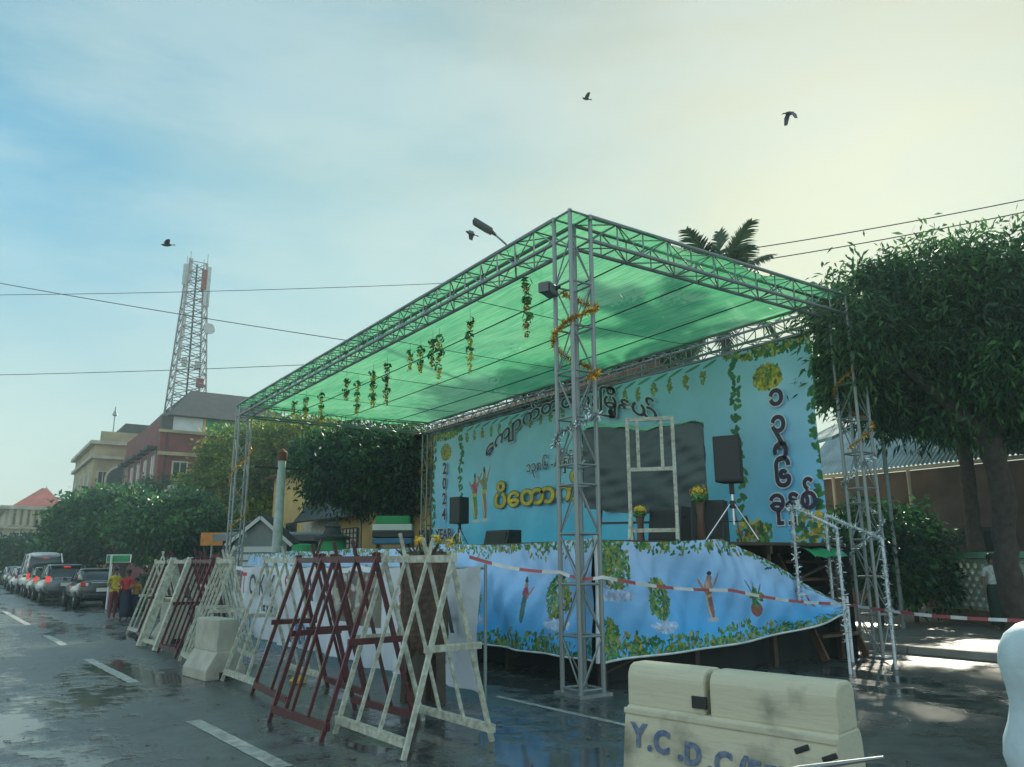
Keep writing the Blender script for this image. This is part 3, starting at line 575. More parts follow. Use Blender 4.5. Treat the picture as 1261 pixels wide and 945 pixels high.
# ------------------------------------------------------------------ tinsel garlands
GOLDT = mat('gold tinsel', (.62, .34, .04), .28, .7, .5, 60); SILT = mat('silver tinsel', (.50, .56, .58), .18, .85, .25, 60)
def tinsel_on(b, rr, pts, rad, dens, size):
    pts = [Vector(p) for p in pts]
    for a, c in zip(pts[:-1], pts[1:]):
        ln = (c-a).length
        for k in range(max(1, int(ln*dens))):
            p = a.lerp(c, rr.random()); v = Vector((rr.gauss(0, 1), rr.gauss(0, 1), rr.gauss(0, 1))).normalized(); q = p+v*rad*rr.uniform(.5, 1.15); s = v.cross(Vector((rr.gauss(0, 1), rr.gauss(0, 1), rr.gauss(0, 1)))).normalized()*size
            b.add([p-s, p+s, q+s*.6, q-s*.6], [(0, 1, 2, 3)])
def spiral(cx, cy, z0, z1, turns, a0, r=.30):
    n = max(12, int(turns*20)); return [(cx+r*math.cos(a0+turns*2*math.pi*i/n), cy+r*math.sin(a0+turns*2*math.pi*i/n), z0+(z1-z0)*i/n) for i in range(n+1)]
def garland(name, pts, m, rad, dens, seed, label, group=None, size=.008):
    t = thing(name, label, 'garland', pts[0], 0, group); rr = random.Random(seed)
    b = MB(); b.tube(pts, .008, 5); b.build('cord', m, t); b = MB(); tinsel_on(b, rr, pts, rad, dens, size); tag(b.build('strands', m, t), kind='stuff'); return t
garland('tinsel_garland', spiral(0, 0, 4.05, 5.45, 1.5, R(265)), GOLDT, .075, 420, 1, 'gold tinsel garland winding round the top of the corner tower')
garland('tinsel_garland', spiral(0, 0, 3.0, 3.75, 1.0, R(30)), SILT, .085, 330, 2, 'silver tinsel garland winding round the middle of the corner tower')
garland('tinsel_garland', spiral(0, LN, 2.6, 5.4, 1.6, R(200)), GOLDT, .06, 200, 3, 'gold tinsel garland round the street-side tower at the far end of the stage')
garland('tinsel_garland', spiral(0, LN, 1.2, 2.6, .9, R(60)), SILT, .08, 200, 4, 'silver tinsel garland low on the street-side tower at the far end of the stage')
garland('tinsel_garland', spiral(W, 0, 3.6, 5.4, 1.4, R(180)), GOLDT, .06, 200, 5, 'gold tinsel garland on the tower under the mango tree')
garland('tinsel_garland', spiral(W, 0, 1.6, 3.5, 1.5, R(100)), SILT, .07, 220, 6, 'silver tinsel garland low on the tower under the mango tree')
garland('tinsel_garland', spiral(W, LN, 3.0, 5.4, 1.2, R(200)), GOLDT, .06, 150, 7, 'gold tinsel garland on the back tower beside the backdrop numerals')
# steps at the short side with tinsel wrapped handrails
def steps():
    st = thing('stage_steps', 'wooden steps with orange boards going up to the stage under the mango tree', 'steps', (5.9, -.4, 0)); OR = mat('orange brown boards', (.09, .045, .025), .55, 0, .3, 5)
    for k in range(5):
        y = .75-.15*k; z = 1.62-.30*k; MB().box((5.65, y, z), (1.1, .24, .045)).build('tread', OR, st)
    for x in (5.08, 6.22): bar('stringer', (x, .81, 1.75), (x, -.01, .05), .05, .12, OR, st)
    gc = MB(); vs = []
    sheet('green_cloth', lambda s, t: (5.05+1.0*s, -.02+.3-.28*t+.03*np.sin(20*s), 1.84+.02*np.sin(17*s)-.15*t**2), 30, 12, mat('green cloth', (.02, .30, .13), .6), st)
    for i, (P1, P2, F) in enumerate([(hit(975, 624, y=0), hit(1030, 650, y=-.9), hit(1044, 748, y=-.95)), (hit(1016, 634, y=.15), hit(1086, 664, y=-1.0), hit(1090, 752, y=-1.05))]):
        hr = thing('handrail', ['stair handrail wrapped in silver tinsel beside the stage skirt', 'stair handrail wrapped in silver tinsel beside the truss tower'][i], 'handrail', (P2.x, P2.y, 0))
        a0 = (P1.x, P1.y, 1.0)
        MB().tube([a0, P1], .022, 8).build('post', WHITEV, hr, smooth=True); MB().tube([(P2.x, P2.y, 0), P2], .022, 8).build('post', WHITEV, hr, smooth=True); MB().tube([P1, P2], .022, 8).build('rail', WHITEV, hr, smooth=True)
        b = MB(); tinsel_on(b, random.Random(30+i), [a0, P1, P2, (P2.x, P2.y, .45)], .08, 300, .007); tag(b.build('tinsel', SILT, hr), kind='stuff')
steps()
# hanging flower garlands under the net
def hanging(px, py, ln, seed, label):
    p = hit(px, py, z=H-.16); t = thing('hanging_flowers', label, 'flower garland', (p.x, p.y, p.z), 0, 'flower garlands hanging under the net roof'); rr = random.Random(seed)
    MB().tube([(p.x, p.y, H+.0), (p.x+.01, p.y, p.z-ln)], .004, 4).build('string', BLACKM, t)
    lv, fl = MB(), MB(); z = .1
    while z < ln:
        petals(lv, rr, (p.x, p.y, p.z-z), (.11, .11, .10), 9, .16); petals(fl, rr, (p.x, p.y, p.z-z-.13), (.08, .08, .14), 30, .075); z += .30
    petals(fl, rr, (p.x, p.y, p.z-ln), (.06, .06, .18), 24, .07)
    lv.build('leaves', LEAFG, t); fl.build('blossoms', ORN if seed % 3 == 0 else YEL, t)
ORD = 'first second third fourth fifth sixth seventh eighth ninth tenth eleventh twelfth thirteenth'.split()
for k, (px, py, ln) in enumerate([(648, 342, .95), (579, 390, 1.0), (541, 412, .95), (533, 415, .55), (518, 426, .5), (505, 430, .4), (477, 446, .95), (460, 455, .85), (441, 468, .8), (427, 464, .5), (396, 484, .75), (377, 488, .5), (362, 492, .4)]):
    hanging(px, py, ln, k+3, '%s string of leaves and yellow blossoms under the net, counted from the corner tower' % ORD[k])
# floodlight clamped on the corner tower
fl = thing('floodlight', 'small grey floodlight clamped high on the corner tower', 'floodlight'); q = hit(676, 357, x=-.32)
MB().box((q.x, q.y, q.z), (.30, .16, .16), rz=.5).build('housing', mat('grey lamp housing', (.16, .18, .19), .4, .3), fl, bevel=.02); bar('bracket', (q.x+.1, q.y-.02, q.z), (-hs, hs*.4, q.z+.06), .03, .03, BLACKM, fl)
MB().box((q.x-.16, q.y-.10, q.z-.03), (.06, .15, .13), rz=.5).build('lens', GLASS, fl)
# ------------------------------------------------------------------ white banner on the street side
def white_banner():
    x = -1.32; A = hit(289, 703, x=x); Bq = hit(588, 696, x=x); y0, y1 = A.y, Bq.y+.0; z0, z1 = .06, 1.60; bw = y0-y1+.1; bh = z1-z0
    cw, chh = 560, 100; yy, xx = np.meshgrid(np.linspace(0, 1, chh), np.linspace(0, 1, cw), indexing='ij'); c = lerp((.74, .78, .88), (.84, .86, .90), yy+0*xx); cv = (c, bw, bh); r = random.Random(9)
    def rect(x0, x1, a, b, col_): c[int(a/bh*chh):int(b/bh*chh), int(x0/bw*cw):int(x1/bw*cw)] = col_
    rect(.25, .8, .95, 1.45, (.16, .15, .12)); foliage(cv, r, .5, 1.2, .2, .2, 40, [(.25, .2, .14), (.1, .1, .1), (.3, .28, .2)], .1)
    rect(6.3, 8.2, .62, 1.45, (.22, .20, .16)); foliage(cv, r, 7.2, 1.05, .85, .36, 240, [(.30, .25, .2), (.12, .12, .11), (.4, .36, .3), (.2, .1, .08), (.5, .48, .45)], .12)
    rect(8.9, 10.1, .5, 1.4, (.20, .08, .07)); foliage(cv, r, 9.4, .95, .5, .4, 160, [(.30, .18, .14), (.10, .06, .06), (.36, .28, .22)], .12)
    foliage(cv, r, bw-1.0, .35, .18, .3, 40, [(.35, .4, .5), (.5, .54, .66)], .1)
    def fn(s, t):
        y = y0-(y0-y1)*s; sag = .05*np.abs(np.sin(s*math.pi*6))
        return x+.05*np.sin(s*52+t*2)*(1-.4*t)+.03*np.sin(s*131-t*4)+.03*np.sin(t*6+s*21), y-.04*(1-t), z0+.05*np.abs(np.sin(s*9))+(z1-z0-.05*np.abs(np.sin(s*9)))*t-sag*t
    o = tag(sheet('white_banner', fn, cw, chh, print_mat('white printed vinyl', .4, .35, .15), None, c), 'long creased white banner with red and black lettering along the street side', 'banner')
    X, Y = Vector((0, -1, 0)), Vector((0, 0, 1)); RED = mat('red print ink', (.50, .02, .05), .5); BLK = mat('black print ink', (.02, .025, .035), .5); BLU = mat('blue print ink', (.03, .14, .40), .5)
    for ch, s0, zz, sz, m in [('T', 1.05, .95, .62, RED), ('O', 1.65, .93, .60, BLK), ('K', 2.35, .93, .60, BLK), ('Y', 3.0, .93, .60, BLK), ('S', 4.0, .93, .62, RED), ('A', 5.2, .93, .6, BLK), ('1st year', 2.6, .62, .24, BLK), ('CO.', 1.1, .12, .56, BLU), ('LTD', 4.4, .15, .5, BLU), ('R', bw-1.35, .92, .6, RED), ('A', bw-.95, .72, .7, BLK)]:
        text('lettering', ch, (x-.115, y0-s0, z0+zz), X, Y, sz, m, o, .012)
    for k in range(7):
        yy_ = y0-(y0-y1)*k/6; rod('support_post', (x+.12, yy_, 0), (x+.12, yy_, 1.62), .022, STEEL, o)
    rod('support_rail', (x+.12, y0, 1.57), (x+.12, y1, 1.57), .018, STEEL, o)
white_banner()
# ------------------------------------------------------------------ trestle barriers
def trestle(m, ln, n, seed, label, loc, rz=0, ridge=1.70, spread=.51, w=.033, group='wooden trestle barriers along the stage'):
    t = thing('trestle_barrier', label, 'barrier', (0, 0, 0), 0, group); rr = random.Random(seed)
    for k in range(n+1):
        y = -ln/2+ln*k/n; end = k in (0, n); wd = w*(1.35 if end else 1)
        for s in (-1, 1):
            up = rr.choice((.03, .18, .24)) if not end else .05
            zb = 0 if end else .115; zt = ridge+up
            xb = s*spread*(1-zb/ridge); xt = -s*spread*(up/ridge)
            dy = rr.uniform(-.06, .06); yo = y+s*wd*.5+rr.uniform(-.02, .02)*(not end)
            bar('leg', (xb, yo+dy, zb), (xt, yo, zt), wd, wd*.7, m, t, up=(0, 1, 0))
    bar('ridge_rail', (0, -ln/2-.06, ridge-.02), (0, ln/2+.06, ridge-.02), .045, .07, m, t)
    for s in (-1, 1): bar('foot_rail', (s*spread*.925, -ln/2-.02, .125), (s*spread*.925, ln/2+.02, .125), .05, .075, m, t)
    f = .52
    for s in (-1, 1): bar('tie', (-spread*(1-f)*1.25, s*(ln/2+.045), ridge*f), (spread*(1-f)*1.25, s*(ln/2+.045), ridge*f), .035, .06, m, t)
    t.location = loc; t.rotation_euler.z = rz; return t
def yc(y0, y1): return (y0+y1)/2
trestle(WHITEP, 1.32, 3, 1, 'white wooden trestle barrier before the brown bark stump', (-2.90, yc(-1.62, -.28), 0), R(3))
trestle(MAROON, 1.25, 3, 2, 'maroon wooden trestle barrier next to the white one before the bark stump', (-3.22, .05, 0), R(5))
trestle(MAROON, 1.35, 2, 3, 'maroon wooden trestle barrier in the middle of the white banner', (-2.95, 1.75, 0), R(-2))
trestle(WHITEP, 1.25, 3, 4, 'white wooden trestle barrier standing before the red letter on the banner', (-2.88, 3.35, 0), R(2))
trestle(WHITEP, 1.2, 4, 5, 'white wooden trestle barrier beyond the concrete block with the broad foot', (-2.92, 6.2, 0), R(-3))
trestle(MAROON, 1.3, 4, 6, 'maroon wooden trestle barrier near the far end of the stage', (-2.9, 7.9, 0), R(2))
trestle(WHITEP, 1.2, 1, 7, 'white plank trestle with wide legs leaning beside the grey pedestal', (-2.95, 9.5, 0), R(4), w=.12)
trestle(MAROON, 1.3, 3, 8, 'maroon wooden trestle barrier next to the group of people', (-2.8, 11.2, 0), R(-2))
trestle(WHITEP, 1.25, 3, 9, 'white wooden trestle barrier at the far end of the row by the people', (-2.7, 12.75, 0), R(3))
# ------------------------------------------------------------------ concrete and plastic barriers
def block_barrier(loc, rz, label, ln, sc_=1.0):
    t = thing('barrier_block', label, 'barrier'); 
    MB().prism([(-.30, 0), (.30, 0), (.30, .14), (.17, .36), (.15, .39), (-.15, .39), (-.17, .36), (-.30, .14)], -ln/2, ln/2, 'y').build('foot', CONC, t, bevel=.018)
    MB().prism([(-.16, .38), (.16, .38), (.15, .84), (-.15, .84)], -ln/2+.02, ln/2-.02, 'y').build('upper_wall', CONC, t, bevel=.02)
    MB().box((0, -ln/2-.004, .06), (.2, .02, .09)).build('fork_slot', DARKM, t)
    t.location = loc; t.rotation_euler.z = rz; t.scale = (sc_,)*3; return t
p = hit(268, 838, z=0); block_barrier((p.x+.05, p.y+.45, 0), R(8), 'pale concrete block with a broad foot between the trestle barriers', .9)
p = hit(205, 795, z=0); block_barrier((p.x+.2, p.y+.5, 0), R(4), 'grey concrete pedestal behind the white plank trestle', .8, 1.1)
def plastic_barrier():
    A = hit(782, 816, z=.98); B = hit(1036, 842, z=.98); d = (B-A); d.z = 0; ln = d.length; t = thing('plastic_barrier', 'cream plastic road barrier with blue stencilled letters and dark scuffs', 'barrier')
    PL = bpy.data.materials.new('cream barrier plastic'); PL.use_nodes = True; tt = PL.node_tree; bs = tt.nodes['Principled BSDF']
    tcn = nd(tt, 'ShaderNodeTexCoord'); n1 = nd(tt, 'ShaderNodeTexNoise'); n1.inputs['Scale'].default_value = 2.6; n1.inputs['Detail'].default_value = 6; L(tt, tcn.outputs['Object'], n1.inputs['Vector'])
    cr_ = nd(tt, 'ShaderNodeValToRGB'); L(tt, n1.outputs['Fac'], cr_.inputs[0]); cr_.color_ramp.elements[0].position = .30; cr_.color_ramp.elements[0].color = (.20, .18, .13, 1); cr_.color_ramp.elements[1].position = .47; cr_.color_ramp.elements[1].color = (.58, .54, .40, 1); mps = nd(tt, 'ShaderNodeMapping'); mps.inputs['Scale'].default_value = (2.0, 9, 14); mps.inputs['Rotation'].default_value = (0, .35, 0); L(tt, tcn.outputs['Object'], mps.inputs[0])
    n3 = nd(tt, 'ShaderNodeTexNoise'); n3.inputs['Scale'].default_value = 2.2; n3.inputs['Detail'].default_value = 8; n3.inputs['Roughness'].default_value = .7; L(tt, mps.outputs[0], n3.inputs['Vector']); c3 = nd(tt, 'ShaderNodeValToRGB'); L(tt, n3.outputs['Fac'], c3.inputs[0]); c3.color_ramp.elements[0].position = .36; c3.color_ramp.elements[0].color = (.35, .34, .31, 1); c3.color_ramp.elements[1].position = .50; c3.color_ramp.elements[1].color = (1, 1, 1, 1)
    m3 = nd(tt, 'ShaderNodeMix', data_type='RGBA'); m3.blend_type = 'MULTIPLY'; m3.inputs['Factor'].default_value = .16; L(tt, cr_.outputs[0], m3.inputs[6]); L(tt, c3.outputs[0], m3.inputs[7]); L(tt, m3.outputs[2], bs.inputs['Base Color']); bs.inputs['Roughness'].default_value = .5
    bpp = nd(tt, 'ShaderNodeBump'); bpp.inputs['Strength'].default_value = .4; bpp.inputs['Distance'].default_value = .01; L(tt, n3.outputs['Fac'], bpp.inputs['Height']); L(tt, bpp.outputs[0], bs.inputs['Normal'])
    prof = [(-.24, 0), (.24, 0), (.24, .10), (.165, .56), (.165, .70), (.14, .73), (.13, .92), (.10, .975), (.05, .99), (-.05, .99), (-.10, .975), (-.13, .92), (-.14, .73), (-.165, .70), (-.165, .56), (-.24, .10)]
    low = [(-.24, 0), (.24, 0), (.24, .10), (.175, .66), (.165, .70), (.14, .73), (-.14, .73), (-.165, .70), (-.175, .66), (-.24, .10)]
    cut = ln*.42
    MB().prism(low, 0, ln, 'x').build('lower_wall', PL, t, bevel=.012)
    top = [(-.135, .72), (.135, .72), (.13, .92), (.105, .975), (.06, .99), (-.06, .99), (-.105, .975), (-.13, .92)]
    MB().prism(top, 0, cut-.01, 'x').build('top_bar', PL, t, bevel=.02); MB().prism([(p_[0]*.98, p_[1]-.0) for p_ in top], cut+.025, ln, 'x').build('top_bar', PL, t, bevel=.02)
    MB().box((cut-.04, -.138, .80), (.10, .02, .07)).build('lug_hole', DARKM, t)
    MB().beam((0.0, -.172, .70), (ln, -.172, .70), .02, .035).build('rib', PL, t, bevel=.006)
    for k, (x_, z_) in enumerate(((ln*.86, .58), (ln*.97, .56))): MB().beam((x_-.04, -.178, z_+.04), (x_+.04, -.178, z_+.075), .02, .03).build('slot', DARKM, t, bevel=.006)
    BLUP = mat('blue stencil paint', (.03, .08, .22), .6, 0, .6, 25, c2=(.20, .24, .28))
    def pt(x, z): # on the sloping front face
        f = min(1, max(0, (z-.10)/.56)); return -(.24-.065*f)
    for ch, x_, z_, sz in [('Y', .07, .50, .19), ('.', .20, .49, .19), ('C', .25, .487, .18), ('.', .44, .47, .19), ('D', .49, .455, .17), ('.', .66, .44, .19), ('C', .71, .43, .18), ('(', .88, .425, .18), ('E', .94, .42, .17), ('E', 1.05, .415, .16), (')', 1.16, .41, .17)]:
        # letters follow the sloping lower face (normal leans upwards)
        N = Vector((0, -.46, .075)).normalized(); o_ = Vector((x_*ln/1.5, pt(x_, z_)-.004, z_)); text('stencil_letter', ch, o_, (1, 0, 0), Vector((0, .115, .993)), sz, BLUP, t, .008, 'LEFT', None, ln/1.5, .004)
    t.location = (A.x+.03, A.y, 0); t.rotation_euler.z = math.atan2(d.y, d.x); return t
plastic_barrier()
# ------------------------------------------------------------------ caution tape
def caution_tape():
    RT_ = mat('red tape', (.42, .08, .08), .35); WT_ = mat('white tape', (.66, .66, .64), .35)
    P0 = [hit(578, 686, x=-1.2), hit(690, 705, x=-.22), hit(742, 711, y=-.24), hit(900, 727, y=-.35), hit(1040, 744, y=-.40), hit(1270, 765, z=.95)]
    pts = []
    for a, b in zip(P0[:-1], P0[1:]):
        n = max(2, int((b-a).length/.06))
        for i in range(n): 
            q = a.lerp(b, i/n); q.z -= .05*math.sin(math.pi*i/n); pts.append(q)
    pts.append(P0[-1]); g = MB(); L_ = 0
    for i, (a, b) in enumerate(zip(pts[:-1], pts[1:])):
        L_ += (b-a).length; g.m = int(L_/.34) % 2; tw = .5*math.sin(L_*1.4); w0 = Vector((.012*math.sin(tw), 0, .023*math.cos(tw))); tw = .5*math.sin((L_)*1.4+.08); w1 = Vector((.012*math.sin(tw), 0, .023*math.cos(tw)))
        g.add([a-w0, b-w1, b+w1, a+w0], [(0, 1, 2, 3)])
    o = g.build('caution_tape', [RT_, WT_]); tag(o, 'red and white striped caution tape stretched past the corner tower', 'tape')
    p = P0[-1]; e = thing('tape_post', 'thin pole holding the end of the caution tape by the green wall', 'post', (p.x, p.y, 0)); MB().tube([(p.x, p.y, 0), (p.x, p.y, 1.15)], .025, 8).build('pole', STEEL, e, smooth=True); MB().lathe([(.16, 0), (.16, .03), (.05, .06)], (p.x, p.y, 0), 12).build('base', CONC, e, smooth=True)
caution_tape()
# ------------------------------------------------------------------ bark stump with flowers
def stump():
    p = hit(525, 872, z=0); t = thing('bark_stump', 'brown bark-covered stump decoration with yellow flowers behind the white trestle', 'stump', (-1.9, .72, 0))
    BARK = mat('rough brown bark', (.13, .075, .05), .8, 0, .4, 14, .9, 26, c2=(.035, .022, .018)); rr = random.Random(3); b = MB(); n = 40; prof = [(.20, .55), (.26, .62), (.28, .8), (.27, 1.1), (.26, 1.4), (.29, 1.68), (.26, 1.74), (.18, 1.76)]
    cx, cy = t.location.x, t.location.y; vs = []; ph = [rr.uniform(0, 6.28) for _ in range(6)]
    for i, (r_, z) in enumerate(prof):
        for j in range(n):
            a = 2*math.pi*j/n; q = r_*(1+.07*math.sin(9*a+ph[0]+z)+.05*math.sin(17*a+ph[1]-2*z)+rr.uniform(-.03, .03)); vs.append((cx+q*math.cos(a), cy+q*math.sin(a), z+(.03*math.sin(5*a) if i > 5 else 0)))
    b.add(vs, [(i*n+j, i*n+(j+1) % n, (i+1)*n+(j+1) % n, (i+1)*n+j) for i in range(len(prof)-1) for j in range(n)]+[tuple(range(n))[::-1], tuple((len(prof)-1)*n+j for j in range(n))]); b.build('bark_body', BARK, t, smooth=True)
    for a in (-.14, .14):
        for c in (-.14, .14): bar('leg', (cx+a, cy+c, 0), (cx+a*.9, cy+c*.9, .62), .13, .13, WOODD, t)
    for k in range(26):
        a = rr.uniform(0, 6.28); r_ = rr.uniform(.05, .3); MB().tube([(cx+r_*math.cos(a), cy+r_*math.sin(a), 1.72), (cx+1.25*r_*math.cos(a)+rr.uniform(-.1, .1), cy+1.25*r_*math.sin(a)+rr.uniform(-.1, .1), 1.72+rr.uniform(.06, .22))], [.02, .006], 5).build('twig', BARK, t)
    b = MB()
    for k in range(4): petals(b, rr, (cx+rr.uniform(-.25, .25), cy+rr.uniform(-.3, .3), 1.88+rr.uniform(0, .08)), (.09, .09, .07), 40, .06)
    b.build('blossoms', YEL, t)
stump()
# ------------------------------------------------------------------ trees
def leaves_mesh(name, parent, blobs, nclus, per, ln, wd, m, droop, seed, crad=.5, shell=.55, kind='stuff'):
    rg = np.random.default_rng(seed); vols = np.array([b[1][0]*b[1][1]*b[1][2] for b in blobs])**.67; pr = vols/vols.sum(); bi = rg.choice(len(blobs), nclus, p=pr)
    c = np.array([b[0] for b in blobs], float)[bi]; rad = np.array([b[1] for b in blobs], float)[bi]
    d = rg.normal(size=(nclus, 3)); d /= np.linalg.norm(d, axis=1, keepdims=True); q = shell+(1-shell)*rg.random((nclus, 1))**.6
    lump = 1+.16*np.sin(d[:, :1]*5+bi[:, None])+.12*np.sin(d[:, 1:2]*7+d[:, 2:3]*5+bi[:, None]*2)
    cc = c+d*rad*q*lump; n = nclus*per
    cen = np.repeat(cc, per, 0); out_ = np.repeat(d, per, 0)
    base = cen+rg.normal(size=(n, 3))*crad*np.array([.55, .55, .38])
    dr = rg.normal(size=(n, 3))*.8+out_*.7; dr[:, 2] -= droop; dr /= np.linalg.norm(dr, axis=1, keepdims=True)
    sd_ = np.cross(dr, rg.normal(size=(n, 3))); sd_ /= np.linalg.norm(sd_, axis=1, keepdims=True)+1e-9
    nn = np.cross(dr, sd_); s = rg.uniform(.65, 1.25, (n, 1)); l = ln*s; w = wd*s
    tip = base+dr*l; tip[:, 2] -= (l[:, 0]*.18*droop)
    a = base; b = base+dr*l*.45+sd_*w*.5+nn*w*.15; e = base+dr*l*.45-sd_*w*.5+nn*w*.15
    V = np.stack([a, b, tip, e], 1).reshape(-1, 3); F = np.arange(n*4).reshape(-1, 4)
    tone = np.repeat(np.repeat(rg.uniform(-.28, .28, nclus)+.25*(rg.random(nclus) > .88), per)+rg.uniform(-.2, .2, n), 4)
    return np_mesh(name, V, F, m, parent, attr=('tone', tone), kind=kind)
BARKM = mat('grey brown bark', (.065, .055, .047), .85, 0, .35, 8, .8, 18)
def tree(label, base, trunk_h, r0, blobs, nclus, per, ln, wd, m, droop, seed, lean=(0, 0), crad=.5, shell=.5, cat='tree', group=None, name='tree'):
    base = Vector(base); t = thing(name, label, cat, base, 0, group); rr = random.Random(seed); fork = base+Vector((lean[0], lean[1], trunk_h)); g = MB()
    fr_ = [i/16 for i in range(17)]; pts = [base+(fork-base)*f+Vector((rr.uniform(-.03, .03)+.12*math.sin(f*4+seed), rr.uniform(-.03, .03)+.10*math.sin(f*5), 0))*(f*(1-f)*4) for f in fr_]
    g.tube(pts, [r0*(.85+.25*(1-f)+.5*max(0, 1-f*7)+rr.uniform(-.07, .07)) for f in fr_], 14)
    g.v = [(v[0]+rr.uniform(-.012, .012), v[1]+rr.uniform(-.012, .012), v[2]) for v in g.v]
    for c, rad in blobs:
        c = Vector(c); mid = fork.lerp(c, .5)+Vector((rr.uniform(-.2, .2), rr.uniform(-.2, .2), -.1)); g.tube([fork-Vector((0, 0, .15)), mid, c], [r0*.6, r0*.4, r0*.16], 7)
        for k in range(3):
            d = Vector((rr.gauss(0, 1), rr.gauss(0, 1), rr.uniform(-.2, 1))).normalized(); g.tube([mid.lerp(c, .4), c+Vector((d.x*rad[0], d.y*rad[1], d.z*rad[2]))*.75], [r0*.25, r0*.05], 5)
    g.build('trunk', BARKM, t, smooth=True); leaves_mesh('crown', t, blobs, nclus, per, ln, wd, m, droop, seed, crad, shell); return t
LF_MANGO = leaf_mat('mango leaves', (.016, .070, .036), (.11, .27, .07), .42, .8)
LF_DARK = leaf_mat('dark evergreen leaves', (.014, .062, .036), (.08, .24, .06), .4, .7)
LF_MID = leaf_mat('street tree leaves', (.022, .10, .055), (.12, .32, .08), .42, .5)
LF_YEL = leaf_mat('yellow green leaves', (.08, .17, .03), (.42, .46, .07), .5, .5)
LF_FAR = leaf_mat('distant leaves', (.03, .10, .055), (.10, .23, .085), .38, .3)
def blob(px, py, D, rx, rz, ry=None): 
    p = hit(px, py, D=D); return ((p.x, p.y, p.z), (rx, ry or rx, rz))
# mango tree by the right tower
b0 = hit(1266, 790, z=.13); fk = hit(1212, 525, D=16.5); tree('large dark mango tree with long drooping leaves beside the stage tower', (b0.x, b0.y, .1), fk.z-.1, .22,
    [blob(1075, 385, 16.5, 1.25, 1.15), blob(1110, 455, 17, 1.5, 1.1), blob(1150, 362, 17, 1.5, 1.0), blob(1190, 445, 17, 1.8, 1.4), blob(1222, 352, 18, 1.6, 1.0), blob(1290, 415, 17.5, 2.0, 1.7), blob(1060, 460, 16.2, .9, .8), blob(1270, 470, 17, 1.6, .9), blob(1130, 495, 17.5, 1.2, .7), blob(1060, 410, 15.6, .8, .8), blob(1340, 380, 19, 1.7, 1.4), blob(1380, 450, 18, 1.9, 1.5)],
    3600, 20, .20, .052, LF_MANGO, .75, 11, lean=(fk.x-b0.x, fk.y-b0.y), crad=.36, name='mango_tree')
b0 = Vector((17.2, 3.2, .1)); tree('tall dark tree added behind the mango tree to block the sun', b0, 5.2, .22, [((17.2, 3.2, 7.6), (2.6, 2.6, 2.2)), ((15.6, 1.4, 7.2), (2.2, 2.2, 1.9)), ((18.6, 1.0, 7.6), (2.6, 2.6, 2.2)), ((15.2, 4.6, 7.2), (2.0, 2.0, 1.6)), ((17.5, 0, 6.6), (2.4, 2.4, 2.0)), ((16.5, -1.5, 6.6), (2.0, 2.0, 1.8)), ((20, 2.5, 8.5), (2.4, 2.4, 2.2))], 1500, 17, .3, .1, LF_DARK, .5, 51, crad=.5)  # added to keep sun glare off the ground right of the stage
tree('broad tree standing close behind the backdrop, shading the net roof', (12.2, 12.5, .1), 7.6, .26, [((11.6, 13.8, 9.5), (1.9, 2.0, 1.2)), ((12.0, 11.0, 9.3), (1.8, 2.0, 1.1)), ((13.6, 12.6, 9.8), (1.9, 2.2, 1.3)), ((11.4, 16.2, 9.0), (1.6, 1.6, 1.0))], 900, 16, .26, .1, LF_DARK, .4, 61, crad=.4)
# dark tree behind the far end of the stage
b0 = hit(498, 690, D=31); tree('dark dense round tree behind the yellow house corner at the stage end', (b0.x, b0.y, 0), 3.2, .3,
    [blob(440, 578, 31, 2.3, 1.3), blob(495, 580, 31, 1.9, 1.4), blob(408, 560, 32, 1.4, 1.2), blob(470, 550, 32, 2.2, 1.2), blob(520, 565, 32, 1.6, 1.3), blob(425, 602, 31, 1.4, .8), blob(470, 610, 31, 1.4, .8), blob(560, 560, 33, 1.8, 1.3)], 1700, 18, .24, .09, LF_DARK, .45, 12, crad=.42)
# yellow flowering tree
b0 = hit(330, 690, D=52); tree('tall yellow-green flowering tree behind the light pole', (b0.x, b0.y, 0), 4.6, .36,
    [blob(335, 575, 52, 3.4, 2.6), blob(385, 558, 52, 3.4, 2.2), blob(285, 600, 52, 2.6, 2.4), blob(345, 545, 54, 3.0, 1.6), blob(415, 560, 53, 2.6, 2.2), blob(300, 565, 53, 2.4, 1.9), blob(262, 610, 53, 2.0, 2.2), blob(310, 640, 51, 2.6, 2.0)], 2400, 17, .34, .16, LF_YEL, .3, 13, crad=.6)
# street trees further along
b0 = hit(236, 700, D=44); tree('mid-green street tree leaning over the trestle barriers', (b0.x, b0.y, 0), 3.0, .24, [blob(205, 650, 44, 2.0, 1.2), blob(232, 638, 44, 1.7, 1.2), blob(183, 655, 44, 1.2, .8), blob(225, 662, 44, 2.0, .8), blob(252, 652, 45, 1.2, 1.0)], 1100, 16, .3, .14, LF_MID, .35, 14, crad=.5)
b0 = hit(107, 712, D=58); tree('big spreading street tree above the parked dark cars', (b0.x, b0.y, 0), 3.4, .34, [blob(122, 640, 58, 2.6, 1.7), blob(98, 660, 58, 2.0, 1.6), blob(152, 640, 58, 2.8, 1.8), blob(122, 666, 58, 3.2, 1.3), blob(170, 640, 58, 2.6, 2.0), blob(82, 684, 59, 1.8, 1.0), blob(118, 622, 60, 1.8, 1.1), blob(185, 665, 58, 2.4, 1.3)], 1900, 16, .38, .18, LF_MID, .35, 15, crad=.6)
b0 = hit(158, 712, D=55); tree('slim street tree with a leaning trunk behind the people', (b0.x, b0.y, 0), 3.2, .2, [blob(170, 655, 55, 1.8, 1.4), blob(150, 645, 56, 1.6, 1.2), blob(185, 640, 56, 1.5, 1.2)], 420, 16, .34, .16, LF_MID, .35, 25, lean=(-1.2, -.4), crad=.55)
